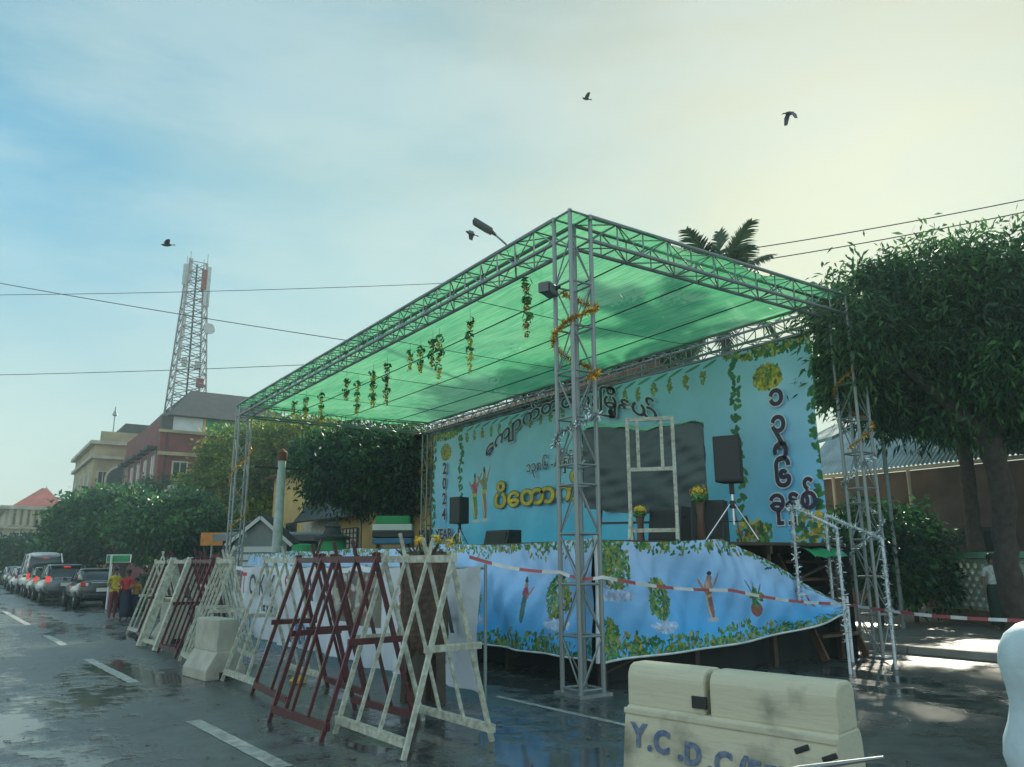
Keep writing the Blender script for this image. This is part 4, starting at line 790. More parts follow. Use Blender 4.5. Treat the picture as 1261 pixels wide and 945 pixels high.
b0 = hit(35, 708, D=85); tree('hazy green tree before the far cream building', (b0.x, b0.y, 0), 3, .3, [blob(45, 682, 85, 3.4, 1.5), blob(20, 689, 88, 3.4, 1.4), blob(66, 676, 86, 2.2, 1.4), blob(40, 696, 85, 3.6, 1.2), blob(5, 694, 90, 4, 1.3)], 1100, 14, .5, .25, LF_FAR, .3, 16, crad=.8)
b0 = hit(-15, 705, D=120); tree('distant green tree at the end of the street', (b0.x, b0.y, 0), 3, .3, [blob(-20, 688, 120, 5, 2.0), blob(10, 696, 125, 4.5, 1.6)], 600, 12, .6, .32, LF_FAR, .3, 17, crad=1.0)
# shrubs behind the right side of the stage
for k, (px, py, D, r_) in enumerate([(1075, 660, 21, .9), (1118, 668, 22.5, .9)]):
    q = hit(px, py, D=D); t = thing('shrub', ['dark leafy shrub behind the tower under the mango tree', 'dark leafy shrub below the corrugated eave', 'dark leafy shrub beside the green wall'][k], 'shrub', (q.x, q.y, .13)); MB().tube([(q.x, q.y, .1), (q.x+.1, q.y, q.z)], [.06, .03], 6).build('stem', BARKM, t); leaves_mesh('foliage', t, [((q.x, q.y, q.z), (r_, r_, .9)), ((q.x+.3, q.y, q.z-.8), (r_*.9, r_*.9, .8))], 240, 14, .2, .08, LF_DARK, .4, 30+k, .3)
# coconut palm behind the stage
def palm():
    p = hit(888, 366, x=10.2); t = thing('coconut_palm', 'coconut palm rising behind the stage roof', 'palm', (p.x+.4, p.y+.2, 0)); g = MB(); k = 14; pts = [Vector((p.x+.4-.4*(i/k)**1.5, p.y+.2-.2*(i/k), p.z*i/k)) for i in range(k+1)]; g.tube(pts, [.17-.06*i/k for i in range(k+1)], 10); g.build('trunk', BARKM, t, smooth=True)
    LFP = leaf_mat('palm leaves', (.02, .055, .03), (.08, .16, .06), .3, 1.0); rr = random.Random(8)
    for f in range(20):
        az = f*2.39996+rr.uniform(-.2, .2); el_ = R(84-f*5.6+rr.uniform(-5, 5)); ln = rr.uniform(1.9, 2.3); P_ = []; c = Vector((p.x, p.y, p.z)); d = Vector((math.cos(az)*math.cos(el_), math.sin(az)*math.cos(el_), math.sin(el_))); n_ = 26
        for i in range(n_+1):
            P_.append(c.copy()); c = c+d*ln/n_; d = (d+Vector((0, 0, -.035-.02*i/n_))).normalized()
        g = MB(); g.tube(P_[::3]+[P_[-1]], [.028*(1-.8*i/9) for i in range(len(P_[::3])+1)], 5)
        for i in range(3, n_+1):
            q = P_[i]; ax = (P_[i]-P_[i-1]).normalized(); sd_ = ax.cross(Vector((0, 0, 1))); sd_ = sd_.normalized() if sd_.length > .05 else Vector((1, 0, 0)); ll = .55*math.sin(math.pi*(.12+.8*i/n_))+.12
            for s in (-1, 1):
                for jj in (0, .5):
                    qq = q+ax*ln/n_*jj; dv = (sd_*s*.8+ax*.75+Vector((0, 0, -.25+rr.uniform(-.15, .15)))).normalized(); w = ax*.028; m1 = qq+dv*ll*.5; e = qq+dv*ll+Vector((0, 0, -.12*ll)); g.add([qq-w, qq+w, m1+w, e, m1-w], [(0, 1, 2, 3, 4)])
        tag(g.build('frond', LFP, t), kind=None)
palm()
# ------------------------------------------------------------------ buildings
def wallmat(n, c, var=.25, scale=1.2, c2=None): return mat(n, c, .8, 0, var, scale, .25, 12, c2=c2)
BRICK = wallmat('red brick wall', (.27, .055, .06), .3, .9, c2=(.12, .03, .034)); CREAM = wallmat('stained cream plaster', (.50, .40, .22), .3, .6, c2=(.26, .21, .13)); CREAM2 = wallmat('pale cream plaster', (.52, .46, .32), .3, .5, c2=(.34, .30, .22))
ROOFD = wallmat('dark slate roof', (.045, .05, .06), .3, 1.5); ROOFR = wallmat('red tiled roof', (.30, .08, .07), .3, 1.0); YELW = wallmat('yellow plaster', (.58, .40, .15), .15, .8); STONEW = wallmat('pale pebble render', (.50, .46, .36), .25, 3)
DKWALL = wallmat('dark grimy wall', (.09, .08, .08), .4, 1.0); GREENP = wallmat('green painted boards', (.03, .26, .10)); WHITEW = wallmat('white painted boards', (.62, .64, .64), .12); SHUT = wallmat('dark shutter', (.035, .04, .045)); TIMW = wallmat('weathered trim', (.45, .42, .34))
def window(parent, cx, cy, cz, w, h, ax, depth=.12, arch=False, frame=TIMW):
    """ax 'x': wall faces -X, width along Y ; 'y': wall faces -Y, width along X"""
    def B(m, u0, u1, z0, z1, d0, d1, nm, par):
        if ax == 'y': c = (cx+(u0+u1)/2, cy+(d0+d1)/2, cz+(z0+z1)/2); s = (u1-u0, abs(d1-d0), z1-z0)
        else: c = (cx+(d0+d1)/2, cy+(u0+u1)/2, cz+(z0+z1)/2); s = (abs(d1-d0), u1-u0, z1-z0)
        return MB().box(c, s).build(nm, m, par)
    o = B(frame, -w/2-.12, w/2+.12, -.12, h+.12, -.06, .03, 'window', parent)
    B(GLASS, -w/2, w/2, 0, h, -.075, -.062, 'pane', o); B(frame, -.04, .04, 0, h, -.10, -.076, 'mullion', o); B(frame, -w/2-.2, w/2+.2, -.26, -.125, -.20, .0, 'sill', o)
    return o
def arch_opening(parent, cx, cy, cz, w, h, ax, m=None):
    k = 12; poly = [(-w/2, 0), (w/2, 0), (w/2, h-w/2)]+[(w/2*math.cos(math.pi*i/k), h-w/2+w/2*math.sin(math.pi*i/k)) for i in range(1, k)]+[(-w/2, h-w/2)]
    g = MB(); big = [(p_[0]*1.16, p_[1]*1.06) for p_ in poly]
    g1 = MB()
    if ax == 'y': g.prism([(cx+a, cz+b) for a, b in poly], cy-.10, cy-.085, 'y'); g1.prism([(cx+a, cz+b) for a, b in big], cy-.08, cy+.02, 'y')
    else: g.prism([(cy+a, cz+b) for a, b in poly], cx-.10, cx-.085, 'x'); g1.prism([(cy+a, cz+b) for a, b in big], cx-.08, cx+.02, 'x')
    o = g1.build('arch_surround', TIMW, parent); g.build('arch_opening', m or SHUT, o); return o
# brick block with coloured parapet
def brick_block():
    Y0 = 57; P = hit(200, 512, y=Y0); Q = hit(345, 500, y=Y0); x0, x1 = P.x, Q.x; zt = P.z; y1 = 74; t = thing('brick_building', 'red brick block with white and green upper boards and dark roof', 'building', ((x0+x1)/2, (Y0+y1)/2, 0))
    MB().box(((x0+x1)/2, (Y0+y1)/2, zt/2-.6), (x1-x0, y1-Y0, zt-1.2)).build('wall', BRICK, t)
    zb = zt-1.2
    xa = hit(213, 520, y=Y0).x
    for (a, b), m, nm in [((x0, xa), DKWALL, 'corner_panel'), ((xa+.02, hit(250, 520, y=Y0).x), WHITEW, 'white_boards'), ((hit(250, 520, y=Y0).x+.03, hit(254, 520, y=Y0).x), YELW, 'yellow_pier'), ((hit(254, 520, y=Y0).x+.03, x1), GREENP, 'green_boards')]:
        MB().box(((a+b)/2, Y0+.35, zb+.62), (b-a, .8, 1.2)).build(nm, m, t)
    MB().box(((x0+x1)/2, (Y0+.8+y1)/2, zb+.6), (x1-x0-.1, y1-Y0-.9, 1.15)).build('upper_wall', BRICK, t)
    R0 = hit(214, 507, y=Y0-.4); R1 = hit(235, 487, y=Y0+3.5); g = MB(); ze = zt+.05; zr = R1.z+.4
    g.add([(x0+.4, Y0-.6, ze), (x1+.5, Y0-.6, ze), (x1+.5, y1, ze), (x0+.4, y1, ze), (R1.x, Y0+3.5, zr), (x1+.5, Y0+3.5, zr), (x1+.5, y1-3, zr), (R1.x, y1-3, zr)], [(0, 1, 5, 4), (1, 2, 6, 5), (2, 3, 7, 6), (3, 0, 4, 7), (4, 5, 6, 7), (3, 2, 1, 0)])
    g.build('roof', ROOFD, t)
    MB().box(((x0+x1)/2, Y0-.12, zb-.0), (x1-x0+.3, .35, .22)).build('cornice', CREAM, t); MB().box(((x0+x1)/2, Y0-.1, zb-1.75), (x1-x0+.2, .3, .28)).build('string_course', CREAM, t)
    for k in range(5): MB().box((x0+1.2+2.1*k, Y0-.25, zb-4.5+.3*(k % 2)), (.8, .45, .55)).build('air_conditioner', WHITEW, t, bevel=.03)
    for k in range(3): MB().tube([(x0+.5+3.4*k, Y0-.08, 1), (x0+.5+3.4*k, Y0-.08, zb)], .07, 6).build('drain_pipe', SHUT, t)
    for k in range(4): window(t, x0+1.6+2.3*k, Y0, zb-3.9, .95, 1.5, 'y')
    for k in range(5):
        window(t, x0, Y0+2+3.2*k, zb-3.4, 1.1, 1.9, 'x'); arch_opening(t, x0, Y0+2+3.2*k, zb-8.2, 1.8, 2.8, 'x')
        MB().box((x0-.35, Y0+2+3.2*k, zb-1.2), (.7, 2.0, .25)).build('awning', ROOFD, t)
    MB().box((x0-.3, (Y0+y1)/2, zb-5.2), (.6, y1-Y0, .2)).build('balcony', CREAM, t)
    leaves = leaves_mesh('climbing_plant', t, [((x0+.6, Y0-.2, zb-5.6), (1.6, .5, 2.0)), ((x0+2.2, Y0-.2, zb-6.6), (2.2, .5, 1.8)), ((x0-.2, Y0+2, zb-5.4), (.6, 1.8, 1.6))], 420, 14, .35, .18, LF_FAR, .4, 41, .5)
    return x0, zt, y1
bx0, bzt, by1 = brick_block()
def cream_block():
    Y0 = 82; P = hit(118, 545, y=Y0); Q = hit(182, 540, y=Y0); y1 = 100; x0, x1, zt = P.x, Q.x+3, P.z; t = thing('colonial_building', 'stained cream colonial building with a big arch on its corner', 'building', ((x0+x1)/2, (Y0+y1)/2, 0))
    MB().box(((x0+x1)/2, (Y0+y1)/2, zt/2), (x1-x0, y1-Y0, zt)).build('wall', CREAM, t)
    for dz, ov, h in ((0, .5, .35), (-1.5, .35, .3), (-6.5, .35, .3)): MB().box(((x0+x1)/2, (Y0+y1)/2, zt+dz), (x1-x0+2*ov, y1-Y0+2*ov, h)).build('cornice', TIMW, t)
    MB().box(((x0+x1)/2, Y0+1, zt+.75), (x1-x0-1, .4, 1.2)).build('parapet', CREAM, t)
    xa = hit(150, 580, y=Y0).x; arch_opening(t, xa, Y0, zt-6.3, 2.7, 3.9, 'y')
    window(t, hit(127, 580, y=Y0).x, Y0, zt-5.4, .8, 2.4, 'y')
    for k in range(4): window(t, x0, Y0+2+4*k, zt-5.4, 1.0, 2.6, 'x'); window(t, x0, Y0+2+4*k, zt-10.4, 1.0, 2.6, 'x')
    g = MB(); R1 = hit(136, 527, y=Y0+7); g.prism([(x0+1.5, zt+.2), (x1, zt+.2), (x1-1.5, R1.z), (x0+3, R1.z)], Y0+3, y1-3, 'y'); g.build('roof', ROOFD, t)
    MB().tube([(xa-.6, Y0+5, zt), (xa-.6, Y0+5, hit(128, 500, y=Y0+5).z)], .06, 6).build('flag_mast', STEEL, t)
    q = hit(128, 505, y=Y0+5); MB().lathe([(.08, -.6), (.28, -.5), (.05, .2)], (xa-.6, Y0+5, q.z), 8).build('mast_cap', STEEL, t, smooth=True)
cream_block()
def far_block():
    Y0 = 112; P = hit(8, 625, y=Y0); Q = hit(82, 618, y=Y0); y1 = 135; x0, x1, zt = P.x, Q.x, P.z; t = thing('colonnaded_building', 'far cream colonnaded building with a red tiled roof', 'building', ((x0+x1)/2, (Y0+y1)/2, 0))
    MB().box(((x0+x1)/2, (Y0+y1)/2, zt/2), (x1-x0, y1-Y0, zt)).build('wall', CREAM2, t)
    for f, ov in ((1.0, .7), (.72, .4), (.42, .5)): MB().box(((x0+x1)/2, (Y0+y1)/2, zt*f), (x1-x0+2*ov, y1-Y0+2*ov, .45)).build('cornice', TIMW, t)
    for k in range(8): MB().tube([(x0+.6+(x1-x0-1.2)*k/7, Y0-.3, zt*.73), (x0+.6+(x1-x0-1.2)*k/7, Y0-.3, zt*.98)], .28, 8).build('column', CREAM2, t, smooth=True)
    for k in range(4):
        for f in (.76, .48, .16): window(t, x0+1.2+(x1-x0-2.4)*k/3, Y0, zt*f, 1.0, zt*.16, 'y')
    z2 = hit(45, 601, y=Y0+6).z; g = MB(); g.add([(x0+.5, Y0+.5, zt+.2), (x1, Y0+.5, zt+.2), (x1, y1, zt+.2), (x0+.5, y1, zt+.2), (x0+4, Y0+6, z2), (x1-2, Y0+6, z2), (x1-2, y1-6, z2), (x0+4, y1-6, z2)], [(0, 1, 5, 4), (1, 2, 6, 5), (2, 3, 7, 6), (3, 0, 4, 7), (4, 5, 6, 7)]); g.build('roof', ROOFR, t)
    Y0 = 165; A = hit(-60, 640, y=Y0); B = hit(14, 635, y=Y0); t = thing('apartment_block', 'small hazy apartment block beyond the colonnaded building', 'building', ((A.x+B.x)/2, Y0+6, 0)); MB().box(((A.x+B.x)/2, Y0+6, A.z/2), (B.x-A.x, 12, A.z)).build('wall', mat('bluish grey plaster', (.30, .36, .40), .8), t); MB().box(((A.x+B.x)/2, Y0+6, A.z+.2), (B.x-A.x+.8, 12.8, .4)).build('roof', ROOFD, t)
    for i in range(4):
        for j in range(3): window(t, B.x-2-3*i, Y0, 2+A.z*.28*j, 1.4, 1.6, 'y')
far_block()
# telecom lattice mast on the brick roof
def mast():
    D = 72; top = hit(243, 326, D=D); bot = hit(224, 500, D=D); cx, cy = bot.x+.3, bot.y; z0, z1 = bzt-1.5, top.z; t = thing('telecom_mast', 'red and grey lattice telecom mast with antennas above the brick building', 'mast', (cx, cy, z0)); MS = mat('mast steel', (.28, .26, .27), .5, .4, .3, 4)
    n = 16; C_ = []
    for i in range(n+1):
        f = i/n; h = 1.55*(1-f)+.72*f; C_.append([Vector((cx+sx_*h+(top.x-cx)*f, cy+sy_*h, z0+(z1-z0)*f)) for sx_, sy_ in ((-1, -1), (1, -1), (1, 1), (-1, 1))])
    for k in range(4): MB().tube([c[k] for c in C_], .075, 6).build('leg', MS, t, smooth=True)
    g = MB()
    for i in range(n):
        for k in range(4): g.tube([C_[i][k], C_[i+1][(k+1) % 4]], .035, 4); g.tube([C_[i][(k+1) % 4], C_[i+1][k]], .035, 4); g.tube([C_[i+1][k], C_[i+1][(k+1) % 4]], .035, 4)
    tag(g.build('lattice', MS, t), kind='stuff'); MB().beam(C_[0][0].lerp(C_[0][2], .5), C_[n][0].lerp(C_[n][2], .5), .28, .1).build('cable_ladder', BLACKM, t)
    PAN = mat('antenna panel', (.55, .57, .57), .5); PANR = mat('red antenna panel', (.30, .07, .07), .5)
    for px, py, h, w, m in [(228, 338, 1.9, .38, PAN), (234, 332, 2.1, .35, PAN), (257, 345, 2.4, .3, PAN), (252, 345, 1.9, .5, PANR), (228, 365, 1.5, .3, PAN), (254, 368, 1.5, .5, PAN), (226, 400, 2.1, .3, PAN), (222, 425, 2.4, .25, PAN), (246, 472, .8, .6, PANR), (227, 446, .8, .4, PAN), (243, 449, .6, .4, PAN)]:
        q = hit(px, py, D=D-.6); MB().box(q, (w, .2, h)).build('antenna', m, t)
        q2 = hit(241 if py < 400 else 236, py, D=D); bar('arm', q, (q2.x, q2.y, q.z), .07, .07, MS, t)
    q = hit(257, 406, D=D-.6); g = MB(); g.lathe([(.05, 0), (.45, .08), (.5, .3), (.48, .32)], (0, 0, 0), 14); g.v = [(q.x+v[0], q.y-v[2], q.z+v[1]) for v in g.v]; g.build('dish', PAN, t, smooth=True); bar('arm', q, hit(246, 406, D=D), .07, .07, MS, t)
    for k in range(4): MB().tube([C_[n][k], C_[n][k]+Vector((0, 0, .9))], .03, 5).build('spike', MS, t)
mast()
# yellow house behind the far end of the stage
def yellow_house():
    X = 7.5; A = hit(338, 592, x=X); B = hit(545, 560, x=X); y1, y0 = A.y, max(2, B.y-8); zt = A.z; t = thing('yellow_house', 'yellow plastered house with black awnings behind the stage', 'house', (X+3, (y0+y1)/2, .1))
    MB().box((X+3, (y0+y1)/2, zt/2+.1), (6, y1-y0, zt)).build('wall', YELW, t)
    g = MB(); g.prism([(X-.6, zt+.1), (X+6.4, zt+.1), (X+3, zt+1.5)], y0-.3, y1+.3, 'y'); g.build('roof', mat('rusty sheet roof', (.22, .12, .08), .6, 0, .4, 2), t)
    a, b = hit(372, 600, x=X-.05).y, hit(415, 600, x=X-.05).y; z_b, z_t = hit(395, 637, x=X).z, hit(395, 613, x=X).z
    c = hit(365, 610, x=X-.9), hit(422, 610, x=X-.9)
    g = MB(); zz0, zz1 = hit(380, 641, x=X-1.0).z, hit(380, 612, x=X-.1).z; g.add([(X-1.0, c[0].y, zz0), (X-1.0, c[1].y-1, zz0), (X-.02, c[1].y-1, zz1), (X-.02, c[0].y, zz1), (X-1.0, c[0].y, zz0-.06), (X-1.0, c[1].y-1, zz0-.06), (X-.02, c[1].y-1, zz1-.06), (X-.02, c[0].y, zz1-.06)], [(0, 1, 2, 3), (7, 6, 5, 4), (0, 4, 5, 1), (1, 5, 6, 2), (2, 6, 7, 3), (3, 7, 4, 0)]); g.build('awning', BLACKM, t)
    q0, q1 = hit(372, 668, x=X-.03), hit(415, 640, x=X-.03); MB().box((X-.03, (q0.y+q1.y)/2, (q0.z+q1.z)/2), (.05, q0.y-q1.y, q1.z-q0.z)).build('rendered_panel', STONEW, t)
    q0, q1 = hit(414, 682, x=X-.06), hit(441, 650, x=X-.06); scr = MB().box((X-.06, (q0.y+q1.y)/2, (q0.z+q1.z)/2), (.06, q0.y-q1.y, q1.z-q0.z)).build('screen_panel', STONEW, t)
    for i in range(7):
        y = q0.y+(q1.y-q0.y)*i/6; bar('screen_bar', (X-.10, y, q0.z), (X-.10, y, q1.z), .05, .05, SHUT, scr)
    for i in range(6):
        z = q0.z+(q1.z-q0.z)*i/5; bar('screen_bar', (X-.11, q0.y, z), (X-.11, q1.y, z), .04, .04, SHUT, scr)
    q = hit(358, 668, x=X); window(t, X, q.y, q.z-.1, 1.4, 1.0, 'x', frame=SHUT)
    for px in (446, 470): q = hit(px, 600, x=X-.05); MB().tube([(X-.05, q.y, .2), (X-.05, q.y, zt)], .05, 6).build('downpipe', TIMW, t)
    for k in range(3): q = hit(500, 600, x=X); window(t, X, q.y-2-3.2*k, 1.2, 1.2, 1.5, 'x', frame=SHUT)
yellow_house()
# light pole
q = hit(340, 690, D=27); qt = hit(348, 566, D=27); t = thing('light_pole', 'pale concrete light pole before the yellow-green tree', 'pole', (q.x, q.y, 0)); MB().tube([(q.x, q.y, 0), (q.x, q.y, qt.z)], [.19, .13], 12).build('shaft', mat('pale pole paint', (.45, .50, .50), .6), t, smooth=True)
MB().lathe([(.14, 0), (.17, .06), (.17, .28), (.09, .36), (.03, .4)], (q.x, q.y, qt.z-.05), 10).build('rusty_cap', mat('rusty iron', (.16, .06, .035), .8), t, smooth=True); bar('crossarm', (q.x-.9, q.y, qt.z-.3), (q.x+.9, q.y, qt.z-.3), .06, .06, BLACKM, t)
# small gabled kiosk, signs and stalls between the far tower and the house
def kiosk():
    q = hit(318, 700, D=30); t = thing('gabled_kiosk', 'small grey gabled kiosk with white trim beyond the far tower', 'kiosk'); w, h, d = 1.9, 2.35, 1.8; G = wallmat('grey boards', (.22, .24, .24)); WT = wallmat('white trim', (.6, .62, .6), .1)
    MB().prism([(-w/2, 0), (w/2, 0), (w/2, h), (0, h+.8), (-w/2, h)], 0, d, 'y').build('wall', G, t)
    for s in (-1, 1): MB().beam((s*(w/2+.2), -.15, h-.1), (0, -.15, h+.9), .12, .12).build('gable_trim', WT, t); MB().add([(s*(w/2+.25), -.2, h-.1), (0, -.2, h+.96), (0, d+.2, h+.96), (s*(w/2+.25), d+.2, h-.1), (s*(w/2+.25), -.2, h-.02), (0, -.2, h+1.04), (0, d+.2, h+1.04), (s*(w/2+.25), d+.2, h-.02)], [(0, 1, 2, 3), (4, 5, 6, 7), (0, 1, 5, 4), (2, 3, 7, 6), (0, 3, 7, 4), (1, 2, 6, 5)]).build('roof_slab', ROOFD, t)
    for k in range(7): MB().box((0, -.03, .5+.27*k), (w*.8, .05, .2)).build('louvre', WT, t)
    t.location = (q.x, q.y, 0); t.rotation_euler.z = R(-28)
    q = hit(320, 660, D=33); t2 = thing('shed_roof', 'low grey shed with a flat tin roof behind the gabled kiosk', 'shed'); MB().box((0, 1.2, 1.3), (3.6, 2.4, 2.6)).build('wall', DKWALL, t2); MB().box((0, 1.1, 2.72), (4.2, 3.0, .25), M=Matrix.Rotation(R(4), 3, 'X')).build('roof', G, t2); t2.location = (q.x+.4, q.y, 0); t2.rotation_euler.z = R(-28)
    q0 = hit(262, 664, D=40); t = thing('orange_sign', 'orange sign board by the street tree trunk', 'sign', (q0.x, q0.y, 0)); MB().box((q0.x, q0.y, q0.z), (1.1, .06, .6), rz=R(-30)).build('board', mat('orange paint', (.55, .20, .03), .5), t); MB().tube([(q0.x, q0.y+.06, 0), (q0.x, q0.y+.06, q0.z)], .05, 8).build('post', STEEL, t)
kiosk()
def tall_pot(px, py, D, label, c1, c2, h, r, top):
    q = hit(px, py, D=D); t = thing('water_urn_stand', label, 'stand', (q.x, q.y, 0)); MB().lathe([(r*1.25, 0), (r*1.2, .1), (r, .5), (r*.85, h*.8), (r*.9, h*.82)], (q.x, q.y, 0), 14).build('body', c1, t, smooth=True); MB().lathe([(r*1.0, h*.80), (r*1.05, h*.86), (r*.95, h), (r*.3, h+.04)], (q.x, q.y, 0), 14).build('lid', c2, t, smooth=True)
    if top: MB().lathe([(r*1.3, h), (r*1.35, h+.08), (r*.7, h+.16), (r*.55, h+.34), (r*.62, h+.38), (r*.3, h+.5)], (q.x, q.y, 0), 12).build('lantern_top', SHUT, t, smooth=True)
tall_pot(374, 690, 24, 'white tapered water urn with a green lid behind the stage skirt', wallmat('white enamel', (.6, .64, .6), .12), GREENP, 2.15, .36, False)
tall_pot(408, 690, 24, 'green draped stand with a dark lantern top behind the stage skirt', wallmat('green drape', (.10, .45, .26), .25, 4), GREENP, 2.3, .40, True)
def stall():
    q = hit(483, 690, D=23); t = thing('vendor_stall', 'stall with stacked blue and black trays under a lettered canopy', 'stall'); 
    for x in (-.42, .42):
        for y in (-.3, .3): bar('leg', (x, y, 0), (x, y, 2.2), .05, .05, MAROON, t)
    for z, m, h in ((2.15, mat('blue tray', (.03, .14, .28), .5), .16), (2.33, DARKM, .18), (2.52, WHITEW, .18)): MB().box((0, 0, z+h/2), (1.1, .8, h)).build('tray', m, t, bevel=.02)
    MB().box((0, 0, 2.82), (.95, .7, .22)).build('crate', GREENP, t, bevel=.02); t.location = (q.x, q.y, 0); t.rotation_euler.z = R(-30)
stall()
# corrugated building at the right
def tin_building():
    X = 19.0; CORR = mat('corrugated tin', (.42, .50, .52), .4, .3, .25, 1.5); ya, yb = hit(1068, 590, x=X).y+2.5, hit(1261, 560, x=X).y-9; ze = hit(1150, 573, x=X).z; zr = hit(1150, 500, x=X+2.6).z+.4
    t = thing('tin_roof_building', 'long shed with a blue-grey corrugated roof behind the mango tree', 'building', (X+3, (ya+yb)/2, .1)); n = 420
    sheet('corrugated_roof', lambda s, tt: (X-.5+3.8*tt, ya+(yb-ya)*s, ze+(zr-ze)*tt+.035*np.sin(s*(ya-yb)/.15*6.283)), n*2, 6, CORR, t, smooth=True)
    MB().box((X+3.2, (ya+yb)/2, ze/2), (5.4, ya-yb, ze-.1)).build('wall', DKWALL, t); MB().box((X-.42, (ya+yb)/2, ze-.07), (.06, ya-yb, .12)).build('fascia', TIMW, t)
    for k in range(6): y = ya-(ya-yb)*(k+.5)/6; MB().tube([(X-.3, y, .13), (X-.3, y, ze)], .06, 8).build('post', TIMW, t); window(t, X+.5, y+1.0, 1.1, 1.3, 1.4, 'x', frame=SHUT)
    g = MB(); q = hit(1104, 502, D=20); t2 = thing('lean_to_roof', 'small tilted tin lean-to roof beside the tower', 'roof', (q.x, q.y, .1)); r0 = hit(1025, 542, D=19); g.add([(r0.x, r0.y, r0.z), (q.x, q.y, q.z), (q.x+1.2, q.y+2.0, q.z+.1), (r0.x+1.2, r0.y+2.0, r0.z+.1), (r0.x, r0.y, r0.z+.08), (q.x, q.y, q.z+.08), (q.x+1.2, q.y+2.0, q.z+.18), (r0.x+1.2, r0.y+2.0, r0.z+.18)], [(0, 1, 2, 3), (4, 5, 6, 7), (0, 1, 5, 4), (2, 3, 7, 6), (0, 3, 7, 4), (1, 2, 6, 5)]); g.build('roof_sheet', CORR, t2)
    for a in (r0, q): MB().tube([(a.x+.3, a.y+.6, .1), (a.x+.3, a.y+.6, a.z)], .05, 8).build('post', STEEL, t2)
tin_building()
# green wall with a pierced block panel
def green_wall():
    A, B = hit(1166, 764, z=.13), hit(1275, 778, z=.13); d = (B-A); d.z = 0; ln = d.length+2.6; t = thing('green_wall', 'low green wall with a pierced block screen and brown plinth', 'wall'); GW = wallmat('pale green paint', (.22, .50, .33), .2, 2); BR = wallmat('brown plinth', (.20, .12, .07), .3, 2)
    h = 1.55; MB().box((ln/2, .12, .16), (ln+.2, .34, .32)).build('plinth', BR, t); MB().box((.32, .12, .32+(h-.32)/2), (.62, .24, h-.32)).build('pier', GW, t); MB().box((ln/2, .12, h+.07), (ln+.1, .30, .14)).build('coping', GW, t)
    x = .66; s = .24; k = 0
    proto = None
    while x < ln-.1:
        for j in range(4):
            z = .34+.30*j+.14
            if proto is None:
                g = MB(); hs_ = .145; hole = [(.075*math.cos(2*math.pi*i/8+.39), .075*math.sin(2*math.pi*i/8+.39)) for i in range(8)]; sq = [(hs_, hs_*.41), (hs_*.41, hs_), (-hs_*.41, hs_), (-hs_, hs_*.41), (-hs_, -hs_*.41), (-hs_*.41, -hs_), (hs_*.41, -hs_), (hs_, -hs_*.41)]
                for yy in (0, .12): g.add([(a, yy, b) for a, b in hole]+[(a, yy, b) for a, b in sq], [(i, (i+1) % 8, 8+(i+1) % 8, 8+i) for i in range(8)])
                g.add([(a, 0, b) for a, b in hole]+[(a, .12, b) for a, b in hole], [(i, (i+1) % 8, 8+(i+1) % 8, 8+i) for i in range(8)]); g.add([(a, 0, b) for a, b in sq]+[(a, .12, b) for a, b in sq], [(i, (i+1) % 8, 8+(i+1) % 8, 8+i) for i in range(8)])
                o = g.build('screen_block', wallmat('pale screen block', (.50, .56, .48), .15, 3), t); proto = o.data
            else: o = link(bpy.data.objects.new('screen_block', proto), t)
            o.location = (x+.15, .06, z)
        x += .298
    t.location = (A.x, A.y, .12); t.rotation_euler.z = math.atan2(d.y, d.x)
green_wall()
# ------------------------------------------------------------------ street lamp, wires, birds
def lamp():
    D = 24.5; a, b, c = hit(583, 272, D=D), hit(606, 286, D=D), hit(622, 300, D=D); t = thing('street_lamp', 'dark flat-headed street lamp above the stage roof', 'street lamp', (c.x+1.5, c.y, 0)); LH = mat('lamp housing', (.05, .055, .06), .5, .2)
    base = Vector((c.x+1.5, c.y, 0)); d = (b-a).normalized(); s = d.cross(Vector((0, 0, 1))).normalized()
    upv = s.cross(d); g = MB(); g.beam(a, b, .34, .16, up=upv); g.build('head', LH, t, bevel=.04); MB().beam(a.lerp(b, .08)-upv*.085, a.lerp(b, .8)-upv*.085, .26, .02, up=upv).build('lens', GLASS, t)
    for k in range(5): MB().beam(a.lerp(b, .2+.14*k)+upv*.07-s*.12, a.lerp(b, .2+.14*k)+upv*.07+s*.12, .02, .05, up=upv).build('cooling_fin', LH, t)
    MB().tube([b.lerp(a, .1), b, b.lerp(c, .3)], [.09, .075, .045], 8).build('neck', LH, t, smooth=True); MB().tube([b, c, Vector((base.x-.4, base.y, c.z-.75)), Vector((base.x, base.y, c.z-1.0))], .035, 8).build('arm', STEEL, t, smooth=True); MB().tube([base, Vector((base.x, base.y, c.z-.6))], [.11, .06], 10).build('pole', STEEL, t, smooth=True)
    return Vector((base.x, base.y, c.z-.8))
LP = lamp()
WIRE = mat('black wire', (.02, .02, .022), .6)
def wire(a, b, sag, r, label, mid=None):
    a, b = Vector(a), Vector(b); n = 30; pts = [a.lerp(b, i/n)-Vector((0, 0, sag*4*(i/n)*(1-i/n))) for i in range(n+1)]; g = MB(); g.tube(pts, r, 5); tag(g.build('overhead_wire', WIRE, None, smooth=True), label, 'wire', 'overhead wires')
wire(hit(-60, 338, D=42), hit(640, 450, D=30), .15, .017, 'dark overhead wire sloping down behind the green roof')
wire(hit(-60, 364, D=46), hit(640, 345, D=36), .15, .015, 'thin overhead wire crossing the upper part of the telecom mast')
wire(hit(-60, 463, D=44), hit(560, 440, D=34), .12, .015, 'thin overhead wire crossing the foot of the telecom mast')
wire(LP, hit(1330, 232, D=26), .25, .017, 'overhead wire running from the lamp pole above the mango tree, the higher one')
